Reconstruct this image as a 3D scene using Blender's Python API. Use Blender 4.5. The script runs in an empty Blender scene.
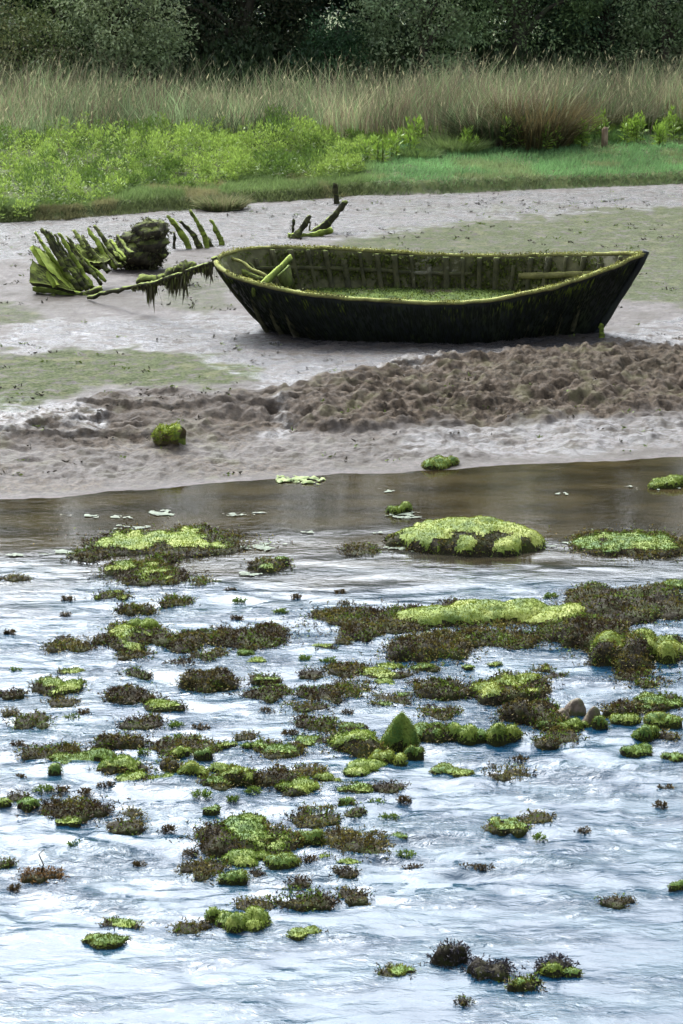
import bpy, math, random
import numpy as np
from mathutils import Vector, Matrix

random.seed(7)
RNG = np.random.default_rng(11)
scene = bpy.context.scene
COL = scene.collection

# ------------------------------------------------------------------ camera
PITCH = math.radians(13.6)
CAM = np.array([0.0, 0.0, 7.2])
FPX = 3000.0
FW = np.array([0, math.cos(PITCH), -math.sin(PITCH)])
UP = np.array([0, math.sin(PITCH), math.cos(PITCH)])
cd = bpy.data.cameras.new('camera')
cam = bpy.data.objects.new('camera', cd)
COL.objects.link(cam)
cam.location = CAM
cam.rotation_euler = (math.pi / 2 - PITCH, 0, 0)
cd.sensor_fit = 'VERTICAL'
cd.sensor_height = 36.0
cd.sensor_width = 24.0
cd.lens = FPX / 1024 * 36.0
cd.clip_start = 0.5
cd.clip_end = 2000
scene.camera = cam


def ray(px, py):
    d = FW + np.array([1.0, 0, 0]) * (px - 341.5) / FPX + UP * (512 - py) / FPX
    return d


def at(px, py, z=0.0):
    """where the sight line of a photo point meets the level z"""
    d = ray(px, py)
    return CAM + d * (z - CAM[2]) / d[2]


def at_depth(px, py, y):
    d = ray(px, py)
    return CAM + d * y / d[1]


def to_px(P):
    r = P - CAM
    f = r @ FW
    return 341.5 + FPX * r[:, 0] / f, 512 - FPX * (r @ UP) / f


# ------------------------------------------------------------------ noise
def _h(ix, iy, iz, seed):
    n = (ix * 374761393 + iy * 668265263 + iz * 2147483647 + seed * 1274126177) & 0xFFFFFFFF
    n = ((n ^ (n >> 13)) * 1274126177) & 0xFFFFFFFF
    n = ((n ^ (n >> 16)) * 2246822519) & 0xFFFFFFFF
    return ((n ^ (n >> 15)) & 0xFFFFFF) / float(0xFFFFFF)


def vn(p, seed=0):
    p = np.asarray(p, dtype=np.float64)
    if p.shape[1] < 3:
        p = np.column_stack([p] + [np.zeros(len(p))] * (3 - p.shape[1]))
    i = np.floor(p).astype(np.int64)
    f = p - i
    f = f * f * f * (f * (f * 6 - 15) + 10)
    r = 0
    for dx in (0, 1):
        wx = f[:, 0] if dx else 1 - f[:, 0]
        for dy in (0, 1):
            wy = f[:, 1] if dy else 1 - f[:, 1]
            for dz in (0, 1):
                wz = f[:, 2] if dz else 1 - f[:, 2]
                r = r + wx * wy * wz * _h(i[:, 0] + dx, i[:, 1] + dy, i[:, 2] + dz, seed)
    return r * 2 - 1


def fbm(p, octaves=4, seed=0, gain=0.5):
    p = np.asarray(p, dtype=np.float64)
    a, s, t = 1.0, 0, 0
    for k in range(octaves):
        s = s + a * vn(p * 2.0 ** k + k * 17.3, seed + k * 31)
        t += a
        a *= gain
    return s / t


def sm(x, a=0.0, b=1.0):
    t = np.clip((np.asarray(x, dtype=np.float64) - a) / (b - a), 0, 1)
    return t * t * (3 - 2 * t)


def nrm(v):
    v = np.asarray(v, dtype=np.float64)
    return v / np.maximum(np.linalg.norm(v, axis=-1, keepdims=True), 1e-9)


# ------------------------------------------------------------------ meshes
def mk(name, V, faces, mat, parent=None, attrs=None, smooth=False):
    V = np.asarray(V, dtype=np.float32).reshape(-1, 3)
    faces = [np.asarray(f, dtype=np.int32) for f in faces if len(f)]
    me = bpy.data.meshes.new(name)
    me.vertices.add(len(V))
    me.vertices.foreach_set('co', V.ravel())
    loops = np.concatenate([f.ravel() for f in faces])
    tot = np.concatenate([np.full(len(f), f.shape[1], dtype=np.int32) for f in faces])
    start = np.concatenate([[0], np.cumsum(tot)[:-1]]).astype(np.int32)
    me.loops.add(len(loops))
    me.loops.foreach_set('vertex_index', loops)
    me.polygons.add(len(tot))
    me.polygons.foreach_set('loop_start', start)
    me.update(calc_edges=True)
    me.validate()
    for k, a in (attrs or {}).items():
        a = np.asarray(a, dtype=np.float32)
        if a.ndim == 2:
            at_ = me.attributes.new(k, 'FLOAT_COLOR', 'POINT')
            c = np.ones((len(V), 4), dtype=np.float32)
            c[:, :3] = a
            at_.data.foreach_set('color', c.ravel())
        else:
            at_ = me.attributes.new(k, 'FLOAT', 'POINT')
            at_.data.foreach_set('value', a)
    if smooth:
        me.polygons.foreach_set('use_smooth', np.ones(len(tot), dtype=bool))
    me.materials.append(mat)
    o = bpy.data.objects.new(name, me)
    COL.objects.link(o)
    if parent is not None:
        o.parent = parent
    return o


def tag(o, label=None, cat=None, group=None, kind=None):
    if label:
        o['label'] = label
    if cat:
        o['category'] = cat
    if group:
        o['group'] = group
    if kind:
        o['kind'] = kind
    return o


def empty(name, loc, label=None, cat=None, group=None):
    o = bpy.data.objects.new(name, None)
    o.empty_display_size = 0.2
    COL.objects.link(o)
    o.location = loc
    return tag(o, label, cat, group)


class MB:
    """collects pieces into one mesh"""

    def __init__(self):
        self.v, self.f, self.n, self.a = [], {}, 0, {}

    def add(self, V, faces, **attrs):
        V = np.asarray(V, dtype=np.float64).reshape(-1, 3)
        self.v.append(V)
        for f in faces:
            f = np.asarray(f, dtype=np.int32)
            if len(f):
                self.f.setdefault(f.shape[1], []).append(f + self.n)
        for k, a in attrs.items():
            a = np.asarray(a, dtype=np.float64)
            if a.ndim <= 1 and a.shape == (3,) and k == 'col':
                a = np.tile(a, (len(V), 1))
            elif a.ndim == 0:
                a = np.full(len(V), float(a))
            self.a.setdefault(k, []).append(a)
        self.n += len(V)
        return self

    def build(self, name, mat, parent=None, smooth=False):
        return mk(name, np.concatenate(self.v), [np.concatenate(x) for x in self.f.values()], mat, parent,
                  {k: np.concatenate(a) for k, a in self.a.items()}, smooth)


def kites(P, D, S, L, W, C):
    """one leaf-shaped face each: base, two shoulders, tip"""
    L = np.asarray(L).reshape(-1, 1)
    W = np.asarray(W).reshape(-1, 1)
    n = len(P)
    V = np.stack([P, P + D * L * .45 + S * W * .5, P + D * L, P + D * L * .45 - S * W * .5], 1).reshape(-1, 3)
    F = np.arange(n * 4).reshape(n, 4)
    return V, [F], np.repeat(C, 4, 0)


def blades(P, D, B, S, L, W, C):
    """bent grass blades: two base points, two middle points, a tip"""
    L = np.asarray(L).reshape(-1, 1)
    W = np.asarray(W).reshape(-1, 1)
    n = len(P)
    M = P + D * L * .55 + B * L * .12
    T = P + D * L * .95 + B * L * .45
    V = np.stack([P - S * W * .5, P + S * W * .5, M + S * W * .4, M - S * W * .4, T], 1).reshape(-1, 3)
    i = np.arange(n)[:, None] * 5
    return V, [i + np.array([[0, 1, 2, 3]]), i + np.array([[3, 2, 4]])], np.repeat(C, 5, 0)


def perp(D, rng):
    r = rng.normal(size=D.shape)
    return nrm(np.cross(D, r))


def tube(pts, radii, seg=8, squash=1.0, cap=True, rough=0.0, seed=0):
    pts = np.asarray(pts, dtype=np.float64)
    n = len(pts)
    tan = nrm(np.gradient(pts, axis=0))
    ref = np.array([0, 1.0, 0]) if abs(tan[0][1]) < .8 else np.array([1.0, 0, 0])
    V = []
    for k in range(n):
        a = nrm(np.cross(tan[k], ref))
        b = np.cross(a, tan[k])
        th = np.arange(seg) * 2 * math.pi / seg + math.pi / seg
        V.append(pts[k] + radii[k] * (np.cos(th)[:, None] * a + squash * np.sin(th)[:, None] * b))
    V = np.concatenate(V)
    if rough:
        V = V + rough * np.column_stack([fbm(V * 9 + s * 7.1, 3, seed + s) for s in range(3)])
    k = np.arange(n - 1)[:, None] * seg
    j = np.arange(seg)[None, :]
    j2 = (j + 1) % seg
    F = np.stack([k + j, k + j2, k + seg + j2, k + seg + j], -1).reshape(-1, 4)
    fs = [F]
    if cap:
        V = np.concatenate([V, pts[:1], pts[-1:]])
        a0, a1 = n * seg, n * seg + 1
        jj = np.arange(seg)
        fs.append(np.concatenate([np.column_stack([(jj + 1) % seg, jj, np.full(seg, a0)]),
                                  np.column_stack([(n - 1) * seg + jj, (n - 1) * seg + (jj + 1) % seg, np.full(seg, a1)])]))
    return V, fs


def prism(outline, offs, bevel=0.0):
    """closed solid from a 3-D outline and a thickness vector"""
    o = np.asarray(outline, dtype=np.float64)
    n = len(o)
    off = np.asarray(offs, dtype=np.float64)
    V = np.concatenate([o, o + off, [o.mean(0)], [o.mean(0) + off]])
    j = np.arange(n)
    j2 = (j + 1) % n
    return V, [np.column_stack([j, j2, j2 + n, j + n]),
               np.concatenate([np.column_stack([j2, j, np.full(n, 2 * n)]), np.column_stack([j + n, j2 + n, np.full(n, 2 * n + 1)])])]


# ------------------------------------------------------------------ materials
def N(nt, t, **kw):
    n = nt.nodes.new(t)
    for k, v in kw.items():
        if k in n.inputs:
            n.inputs[k].default_value = v
        else:
            setattr(n, k, v)
    return n


def new_mat(name):
    m = bpy.data.materials.new(name)
    m.use_nodes = True
    nt = m.node_tree
    b = nt.nodes['Principled BSDF']
    return m, nt, b


def mixc(nt, fac, a, b, blend='MIX'):
    n = nt.nodes.new('ShaderNodeMix')
    n.data_type = 'RGBA'
    n.blend_type = blend
    for sock, v in ((n.inputs[0], fac), (n.inputs[6], a), (n.inputs[7], b)):
        if isinstance(v, bpy.types.NodeSocket):
            nt.links.new(v, sock)
        elif isinstance(v, (int, float)):
            sock.default_value = v
        else:
            sock.default_value = (*v, 1)
    return n.outputs[2]


def math_(nt, op, a, b=0.0, clamp=False):
    n = nt.nodes.new('ShaderNodeMath')
    n.operation = op
    n.use_clamp = clamp
    for sock, v in ((n.inputs[0], a), (n.inputs[1], b)):
        if isinstance(v, bpy.types.NodeSocket):
            nt.links.new(v, sock)
        else:
            sock.default_value = v
    return n.outputs[0]


def rng_(nt, v, a, b, c=0.0, d=1.0):
    n = nt.nodes.new('ShaderNodeMapRange')
    n.interpolation_type = 'SMOOTHSTEP'
    nt.links.new(v, n.inputs[0])
    for i, x in enumerate((a, b, c, d)):
        n.inputs[i + 1].default_value = x
    return n.outputs[0]


def noise_(nt, scale, detail=4, rough=.55, vec=None, stretch=None, coord='Object', dist=0.0):
    if vec is None:
        vec = nt.nodes.new('ShaderNodeTexCoord').outputs[coord]
    if stretch:
        mp = nt.nodes.new('ShaderNodeMapping')
        mp.inputs['Scale'].default_value = stretch
        nt.links.new(vec, mp.inputs[0])
        vec = mp.outputs[0]
    n = N(nt, 'ShaderNodeTexNoise', Scale=scale, Detail=detail, Roughness=rough, Distortion=dist)
    nt.links.new(vec, n.inputs['Vector'])
    return n.outputs['Fac']


def attr_(nt, name, out='Fac'):
    n = nt.nodes.new('ShaderNodeAttribute')
    n.attribute_name = name
    return n.outputs[out]


def bump_(nt, b, height, strength, dist, prev=None):
    n = N(nt, 'ShaderNodeBump', Strength=strength, Distance=dist)
    nt.links.new(height, n.inputs['Height'])
    if prev is not None:
        nt.links.new(prev, n.inputs['Normal'])
    if b is not None:
        nt.links.new(n.outputs[0], b.inputs['Normal'])
    return n.outputs[0]


def foliage_mat(name, rough=.55, trans=.35, spec=.35, bright=1.0):
    m, nt, b = new_mat(name)
    c = attr_(nt, 'col', 'Color')
    if bright != 1.0:
        c = mixc(nt, 1.0, c, (bright,) * 3, 'MULTIPLY')
    nt.links.new(c, b.inputs['Base Color'])
    b.inputs['Roughness'].default_value = rough
    b.inputs['Specular IOR Level'].default_value = spec
    if trans:
        t = nt.nodes.new('ShaderNodeBsdfTranslucent')
        nt.links.new(c, t.inputs[0])
        mx = N(nt, 'ShaderNodeMixShader')
        mx.inputs[0].default_value = trans
        nt.links.new(b.outputs[0], mx.inputs[1])
        nt.links.new(t.outputs[0], mx.inputs[2])
        nt.links.new(mx.outputs[0], nt.nodes['Material Output'].inputs[0])
    return m


M = {}
M['leaf'] = foliage_mat('leaf', .5, .35)
M['blade'] = foliage_mat('grass blade', .6, .4, .3)
M['wrack'] = foliage_mat('seaweed', .6, .12, .15)
M['algae_fuzz'] = foliage_mat('green algae', .7, .3, .15)


def rough_mat(name, c0, c1, c2=None, scale=6, rough=.8, bump=.5, bdist=.02, stretch=None, spec=.3, coord='Object', patch=(.45, .6)):
    m, nt, b = new_mat(name)
    n1 = noise_(nt, scale, 6, .6, stretch=stretch, coord=coord)
    col = mixc(nt, rng_(nt, n1, .35, .65), c0, c1)
    if c2 is not None:
        n2 = noise_(nt, scale * .35, 5, .65, stretch=stretch, coord=coord, dist=.4)
        col = mixc(nt, rng_(nt, n2, *patch), col, c2)
    nt.links.new(col, b.inputs['Base Color'])
    b.inputs['Roughness'].default_value = rough
    b.inputs['Specular IOR Level'].default_value = spec
    bump_(nt, b, noise_(nt, scale * 4, 5, .65, stretch=stretch, coord=coord), bump, bdist)
    return m


def mossy_mat(name, wood0, wood1, moss0, moss1, lo=.25, hi=.75, scale=9, rough=.85, stretch=None, pale=None):
    """wood or stone with moss settled on the faces that look up"""
    m, nt, b = new_mat(name)
    n1 = noise_(nt, scale, 6, .6, stretch=stretch)
    wood = mixc(nt, rng_(nt, n1, .35, .65), wood0, wood1)
    if pale is not None:
        wood = mixc(nt, rng_(nt, noise_(nt, scale * .3, 6, .7, dist=.5), .57, .66), wood, pale)
    moss = mixc(nt, rng_(nt, noise_(nt, scale * 1.7, 5, .6), .35, .65), moss0, moss1)
    g = nt.nodes.new('ShaderNodeNewGeometry')
    s = nt.nodes.new('ShaderNodeSeparateXYZ')
    nt.links.new(g.outputs['True Normal'], s.inputs[0])
    k = math_(nt, 'ADD', math_(nt, 'MULTIPLY', s.outputs[2], .5), noise_(nt, scale * .6, 6, .7))
    col = mixc(nt, rng_(nt, k, .5 + lo - .25, .5 + hi - .25), wood, moss)
    nt.links.new(col, b.inputs['Base Color'])
    b.inputs['Roughness'].default_value = rough
    b.inputs['Specular IOR Level'].default_value = .25
    bump_(nt, b, noise_(nt, scale * 4, 6, .7, stretch=stretch), .8, .02)
    return m


# ------------------------------------------------------------------ light
SUN_AZ, SUN_EL = math.radians(-20), math.radians(46)
sdir = Vector((math.sin(SUN_AZ) * math.cos(SUN_EL), math.cos(SUN_AZ) * math.cos(SUN_EL), math.sin(SUN_EL)))
sl = bpy.data.lights.new('sun', 'SUN')
sl.energy = 1.5
sl.angle = math.radians(14)
sl.color = (1.0, .95, .87)
so = bpy.data.objects.new('sun', sl)
COL.objects.link(so)
so.rotation_euler = sdir.to_track_quat('Z', 'Y').to_euler()
so.location = (0, 0, 40)

w = bpy.data.worlds.new('World')
scene.world = w
w.use_nodes = True
nt = w.node_tree
bg = nt.nodes['Background']
sky = nt.nodes.new('ShaderNodeTexSky')
sky.sky_type = 'NISHITA'
sky.sun_disc = False
sky.sun_elevation = SUN_EL
sky.sun_rotation = SUN_AZ
sky.altitude = 10
sky.air_density = 1.0
sky.dust_density = 1.5
sky.ozone_density = 1.5
tc = nt.nodes.new('ShaderNodeTexCoord')
cl = noise_(nt, 2.3, 7, .6, vec=tc.outputs['Generated'], stretch=(1, 1, 3.2), dist=.3)
dot = nt.nodes.new('ShaderNodeVectorMath')
dot.operation = 'DOT_PRODUCT'
nt.links.new(tc.outputs['Generated'], dot.inputs[0])
dot.inputs[1].default_value = sdir
glow = math_(nt, 'POWER', math_(nt, 'MAXIMUM', dot.outputs['Value'], 0.0), 7.0)
bright = math_(nt, 'ADD', 4.4, math_(nt, 'MULTIPLY', glow, 84.0))
cc = mixc(nt, 1.0, (.93, .98, 1.05), bright, 'MULTIPLY')
cl = math_(nt, 'ADD', cl, math_(nt, 'MULTIPLY', glow, .16))
skyc = mixc(nt, rng_(nt, cl, .40, .58), sky.outputs[0], cc)
nt.links.new(skyc, bg.inputs[0])
bg.inputs[1].default_value = .12

vs = scene.view_settings
vs.view_transform = 'Standard'
vs.look = 'None'
vs.exposure = 0.9
vs.gamma = 1.0
vs.use_curve_mapping = False
scene.cycles.max_bounces = 6
scene.cycles.diffuse_bounces = 3
scene.cycles.glossy_bounces = 3
scene.cycles.transmission_bounces = 2
scene.cycles.caustics_reflective = False
scene.cycles.caustics_refractive = False
scene.cycles.use_denoising = True
# ------------------------------------------------------------------ ground
def curve(pts, z):
    g = np.array([at(px, py, z) for px, py in pts])
    return lambda x: np.interp(x, g[:, 0], g[:, 1])


shore = curve([(-60, 503), (0, 500), (60, 497), (110, 491), (150, 489), (200, 484), (270, 477), (340, 472), (420, 470), (500, 465), (600, 460), (683, 457), (760, 455)], 0.0)
edge = curve([(-60, 226), (0, 223), (60, 221), (110, 216), (160, 212), (200, 210), (235, 204), (290, 202), (330, 199), (360, 196), (400, 195), (450, 194), (540, 190), (620, 187), (683, 184), (760, 183)], 0.36)
leaf_front = curve([(-60, 212), (0, 208), (60, 203), (110, 196), (150, 184), (190, 187), (215, 181), (260, 176), (330, 176), (362, 168), (374, 150), (420, 147), (500, 148), (560, 147), (620, 141), (683, 138), (760, 138)], 0.6)
reed_front = curve([(-60, 150), (0, 150), (120, 147), (250, 146), (360, 142), (420, 140), (480, 143), (560, 141), (620, 134), (683, 132), (760, 132)], 0.75)

ALG = [
    ([(-80, 352), (60, 351), (120, 350), (200, 356), (262, 366), (258, 376), (225, 385), (165, 389), (100, 386), (60, 397), (0, 410), (-80, 415)], 1.0),
    ([(760, 200), (683, 204), (590, 212), (480, 221), (410, 228), (345, 240), (300, 255), (400, 262), (560, 268), (640, 300), (683, 312), (760, 315)], .9),
    ([(160, 268), (215, 270), (228, 300), (190, 318), (150, 300)], .55),
    ([(-80, 305), (0, 303), (45, 308), (30, 320), (-80, 322)], .8),
    ([(380, 392), (450, 376), (560, 364), (683, 358), (760, 356), (760, 372), (683, 372), (560, 378), (450, 388)], .45),
    ([(380, 213), (470, 207), (560, 206), (470, 212)], .6),
]
CLOD = [
    ([(-80, 440), (60, 408), (150, 392), (250, 393), (310, 385), (370, 372), (400, 362), (470, 356), (560, 348), (683, 340), (760, 340), (760, 405), (683, 408), (560, 418), (430, 424), (300, 432), (200, 440), (60, 445)], 1.0),
]
WETP = [
    ([(-80, 395), (60, 402), (110, 410), (90, 430), (-80, 440)], 1.0),
    ([(420, 428), (560, 420), (760, 412), (760, 448), (560, 455), (400, 452)], .5),
    ([(-80, 224), (100, 214), (340, 198), (760, 184), (760, 198), (500, 218), (340, 240), (200, 250), (-80, 262)], .9),
    ([(0, 322), (220, 318), (420, 336), (600, 338), (683, 322), (760, 322), (760, 340), (520, 352), (380, 372), (260, 392), (180, 350), (0, 348)], 1.0),
    ([(278, 408), (290, 408), (296, 440), (284, 440)], 1.0),
]


def poly_mask(px, py, polys, soft):
    out = np.zeros(len(px))
    for pts, k in polys:
        pts = np.array(pts, dtype=np.float64)
        inside = np.zeros(len(px), dtype=bool)
        dist = np.full(len(px), 1e9)
        for i in range(len(pts)):
            (x1, y1), (x2, y2) = pts[i], pts[(i + 1) % len(pts)]
            c = ((y1 > py) != (y2 > py)) & (px < (x2 - x1) * (py - y1) / (y2 - y1 + 1e-12) + x1)
            inside ^= c
            t = np.clip(((px - x1) * (x2 - x1) + (py - y1) * (y2 - y1)) / ((x2 - x1) ** 2 + (y2 - y1) ** 2 + 1e-9), 0, 1)
            dist = np.minimum(dist, np.hypot((px - x1 - t * (x2 - x1)) * .6, (py - y1 - t * (y2 - y1)) * 1.6))
        s = np.where(inside, dist, -dist)
        out = np.maximum(out, k * sm(s, -soft, soft))
    return out


def base_height(x, y):
    d = y - shore(x)
    e = y - edge(x)
    z = np.where(d < 0, -.42 * sm(-d, 0, 1.3), 0)
    z = z + np.where(d > 0, .17 * np.minimum(d, 1.2) * .35 + .30 * sm(d, .1, 3.9), 0)
    z = z + np.where(e > 0, .17 * sm(e, 0, .3) + .22 * sm(e, .3, 7), 0)
    return z, d, e


def ground_z(x, y):
    """rough height without the small lumps, for planting"""
    x = np.atleast_1d(np.asarray(x, dtype=np.float64))
    y = np.atleast_1d(np.asarray(y, dtype=np.float64))
    z, d, e = base_height(x, y)
    p = np.column_stack([x, y])
    z = z + sm(e, 0, .6) * .07 * fbm(p * .9, 3, 5)
    return z


def axis(spans):
    out = [spans[0][0]]
    for a, b, s in spans:
        n = max(1, int(round((b - a) / s)))
        out += list(a + (b - a) * (np.arange(n) + 1) / n)
    return np.array(out)


gx = axis([(-700, -100, 100), (-100, -20, 16), (-20, -8, 1.2), (-8, -5.8, .12), (-5.8, 5.8, .03), (5.8, 8, .12), (8, 20, 1.2), (20, 100, 16), (100, 700, 100)])
gy = axis([(-60, 10, 10), (10, 29, .5), (29, 31, .06), (31, 39, .030), (39, 47, .06), (47, 55, .1), (55, 70, .5), (70, 120, 8), (120, 900, 90)])
GX, GY = np.meshgrid(gx, gy)
X, Y = GX.ravel(), GY.ravel()
P2 = np.column_stack([X, Y])
_, D0, _ = base_height(X, Y)
shift = (.16 * fbm(P2 * np.array([1.0, .6]), 4, 201) + .05 * fbm(P2 * 5, 3, 202)) * sm(np.abs(D0), 2.5, .6) * (np.abs(X) < 15)
Z, D, E = base_height(X, Y + shift)
flatpx = to_px(np.column_stack([X, Y, np.full(len(X), .34)]))
bankpx = to_px(np.column_stack([X, Y, np.clip(Z, 0, .4)]))
wob = fbm(P2 * 1.1, 5, 3)
wob2 = fbm(P2 * 2.6, 4, 9)
near = (np.abs(X) < 12) & (Y > 20) & (Y < 70)
px = bankpx[0] + 34 * wob
py = bankpx[1] + 9 * wob2
alg = poly_mask(px, py, ALG, 7) * near
clod = poly_mask(bankpx[0] + 20 * wob, bankpx[1] + 9 * wob2, CLOD, 9) * near
wet = poly_mask(px, py, WETP, 6) * near
alg = alg * (1 - .85 * clod)
right = sm(X, -1.6, .6)
clod = clod * (.62 + .38 * right)
mud = sm(D, .0, .3) * (1 - sm(E, -.1, .1))
# lumps of the eroded bank: ridged noise, little scarps
lump = fbm(P2 * np.array([3.2, 3.6]), 5, 21, .58)
ridge = 1 - np.abs(fbm(P2 * np.array([1.5, 2.3]) + 4, 4, 41)) * 2.2
scarp = sm(fbm(P2 * np.array([.8, 1.9]) + 9, 4, 61, .55), -.05, .08)
clodz = clod * (.085 * lump + .05 * ridge * (1 - .3 * right) + (.09 - .04 * right) * scarp + .062 * right * fbm(P2 * 7.0, 5, 77, .68) - .10 * np.clip(fbm(P2 * np.array([4, 5]), 4, 80) - .12, 0, 1) + .05 * fbm(P2 * 10, 3, 78, .65) + .05 * fbm(P2 * 1.1, 2, 79)) * sm(D, .5, 1.6)
Z = Z + mud * clodz
cut = 2.35 + .55 * fbm(np.column_stack([X * .8, X * 0]), 3, 95) + .35 * wob2
Z = Z + mud * (np.abs(X) < 14) * (.085 * (.5 + fbm(P2 * np.array([1.1, .2]) + 60, 3, 96)).clip(0, 1) * (sm(D - cut, -.05, .04) - .55 * sm(D - cut, .04, 1.3) - .45 * sm(D - cut, -.8, -.05)) )
rill = fbm(P2 * np.array([2.4, 4.2]), 5, 91)
Z = Z + mud * (1 - clod) * (.022 * rill + .018 * fbm(P2 * np.array([7, 9]), 3, 13) * (1 - .4 * alg)) * sm(D, 0, .4)
Z = Z + mud * (1 - sm(D, 1.5, 4.2)) * sm(D, .1, .6) * (.045 * fbm(P2 * np.array([2.6, 3.4]), 5, 15, .6) + .05 * np.abs(fbm(P2 * 6, 3, 16)))
Z = Z + sm(E, 0, .6) * .07 * fbm(P2 * .9, 3, 5) + sm(E, 0, .2) * .03 * fbm(P2 * 5, 3, 6)
Z = np.where(Y > 150, .9, Z)
Z_GROUND = Z.reshape(len(gy), len(gx))
turf = sm(E + .10 * wob2, -.06, .05)
nxg, nyg = len(gx), len(gy)
i, j = np.meshgrid(np.arange(nxg - 1), np.arange(nyg - 1))
q = (j * nxg + i).ravel()
GF = np.column_stack([q, q + 1, q + 1 + nxg, q + nxg])

m, nt, b = new_mat('estuary mud')
n_f = noise_(nt, 9, 6, .65)
n_m = noise_(nt, 2.2, 5, .6)
mudc = mixc(nt, rng_(nt, n_f, .32, .68), (.066, .055, .048), (.138, .117, .104))
mudc = mixc(nt, rng_(nt, noise_(nt, 1.3, 6, .65, stretch=(1, 1.6, 1)), .42, .62), mudc, (.062, .049, .036))
brown = mixc(nt, rng_(nt, noise_(nt, 14, 6, .7), .34, .66), (.036, .026, .017), (.122, .090, .060))
dry = mixc(nt, rng_(nt, noise_(nt, 2.6, 5, .6), .52, .68), brown, (.105, .09, .048))
wetv = math_(nt, 'MULTIPLY', attr_(nt, 'wet'), rng_(nt, noise_(nt, 4, 7, .75, stretch=(1, 1.8, 1)), .42, .55))
mudc = mixc(nt, wetv, mudc, (.055, .050, .050))
c = mixc(nt, attr_(nt, 'clod'), mudc, dry)
algc = mixc(nt, rng_(nt, noise_(nt, 24, 5, .7), .35, .65), (.045, .058, .024), (.11, .125, .058))
algc = mixc(nt, rng_(nt, noise_(nt, 3.0, 5, .7), .50, .66), algc, (.14, .14, .075))
amask = math_(nt, 'MULTIPLY', attr_(nt, 'alg'), rng_(nt, noise_(nt, 5, 9, .82), .40, .50))
c = mixc(nt, amask, c, algc)
turfc = mixc(nt, rng_(nt, noise_(nt, 6, 5, .6), .4, .6), (.06, .075, .022), (.10, .12, .035))
c = mixc(nt, attr_(nt, 'turf'), c, turfc)
nt.links.new(c, b.inputs['Base Color'])
r0 = math_(nt, 'SUBTRACT', .56, math_(nt, 'MULTIPLY', wetv, .40))
nt.links.new(math_(nt, 'MULTIPLY', math_(nt, 'ADD', .20, math_(nt, 'MULTIPLY', wetv, .60)), math_(nt, 'SUBTRACT', 1.0, math_(nt, 'MULTIPLY', amask, .85))), b.inputs['Specular IOR Level'])
r1 = math_(nt, 'ADD', r0, math_(nt, 'MULTIPLY', attr_(nt, 'dryness'), .3), True)
nt.links.new(r1, b.inputs['Roughness'])
bp = bump_(nt, None, noise_(nt, 11, 8, .75), 1.0, .05)
bump_(nt, b, noise_(nt, 45, 5, .75), .9, .012, bp)
M['ground'] = m
ground = mk('ground', np.column_stack([X, Y, Z]), [GF], m, None,
            {'alg': alg, 'clod': np.maximum(clod, (.35 + .6 * sm(fbm(P2 * np.array([.9, 1.4]) + 70, 4, 97), -.15, .3)) * sm(D, 0, .2) * (1 - sm(D, 2.2, 3.6)) * (1 - .55 * sm(X, .4, 1.2))) * mud * near, 'wet': wet * mud, 'turf': turf, 'dryness': np.clip(clod + turf + .6 * alg, 0, 1)}, True)
tag(ground, kind='structure')

# ------------------------------------------------------------------ river
wx = axis([(-300, -40, 60), (-40, -7, 1.5), (-7, 7, .05), (7, 40, 1.5), (40, 300, 60)])
wy = axis([(-60, 10, 6), (10, 15.5, .5), (15.5, 29, .045), (29, 36.5, .25)])
WX, WY = np.meshgrid(wx, wy)
x, y = WX.ravel(), WY.ravel()
p = np.column_stack([x, y])
px_, py_ = to_px(np.column_stack([x, y, np.zeros(len(x))]))
rap = sm(py_ + 34 * fbm(p * np.array([.6, 1.2]), 3, 2), 535, 625)
rap = rap * (np.abs(x) < 30)
near0 = sm(py_, 660, 760) * (1 - .7 * sm(py_, 890, 950)) + .35
warp = fbm(p * .8, 3, 8)
flow = np.column_stack([x * 2.3 + 1.8 * warp + .8 * y, y * 4.2 + 1.4 * warp])
wz = .044 * fbm(flow, 3, 4, .48) + .017 * near0 * fbm(flow * np.array([2.2, 2.6]) + 5, 3, 44)
wz = wz + .012 * fbm(p * np.array([.55, 1.3]), 2, 33)
amp = .55 + .75 * sm(fbm(p * np.array([.35, .9]) + 3, 3, 66), -.25, .35)
near_ = 1 - .55 * sm(py_, 900, 960)
wz = wz * amp * .85 * near_ * rap * sm(np.abs(x), 25, 8) + .0012 * fbm(p * np.array([2, 6]), 2, 7) * (1 - rap)
nxw = len(wx)
i, j = np.meshgrid(np.arange(nxw - 1), np.arange(len(wy) - 1))
q = (j * nxw + i).ravel()
m, nt, b = new_mat('river water')
r = attr_(nt, 'rapid')
bedc = mixc(nt, rng_(nt, noise_(nt, .9, 5, .6, stretch=(1, 2.4, 1)), .38, .62), (.016, .012, .005), (.038, .029, .013))
c = mixc(nt, r, bedc, mixc(nt, rng_(nt, noise_(nt, 1.1, 4, .6, stretch=(1, 2.2, 1)), .4, .62), (.004, .026, .052), (.016, .046, .070)))
nt.links.new(c, b.inputs['Base Color'])
b.inputs['IOR'].default_value = 1.333
b.inputs['Roughness'].default_value = .035
cv = math_(nt, 'MULTIPLY', rng_(nt, noise_(nt, .8, 3, .5, stretch=(1, 2.4, 1)), .42, .64), .042)
cv = math_(nt, 'MULTIPLY', math_(nt, 'MULTIPLY', math_(nt, 'ADD', cv, .008), attr_(nt, 'chop')), r)
hgt = math_(nt, 'MULTIPLY', noise_(nt, 7, 5, .62, stretch=(1, 1.7, 1), dist=.8), math_(nt, 'ADD', cv, .0012))
bump_(nt, b, hgt, 1.0, 1.0)
M['water'] = m
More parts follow.
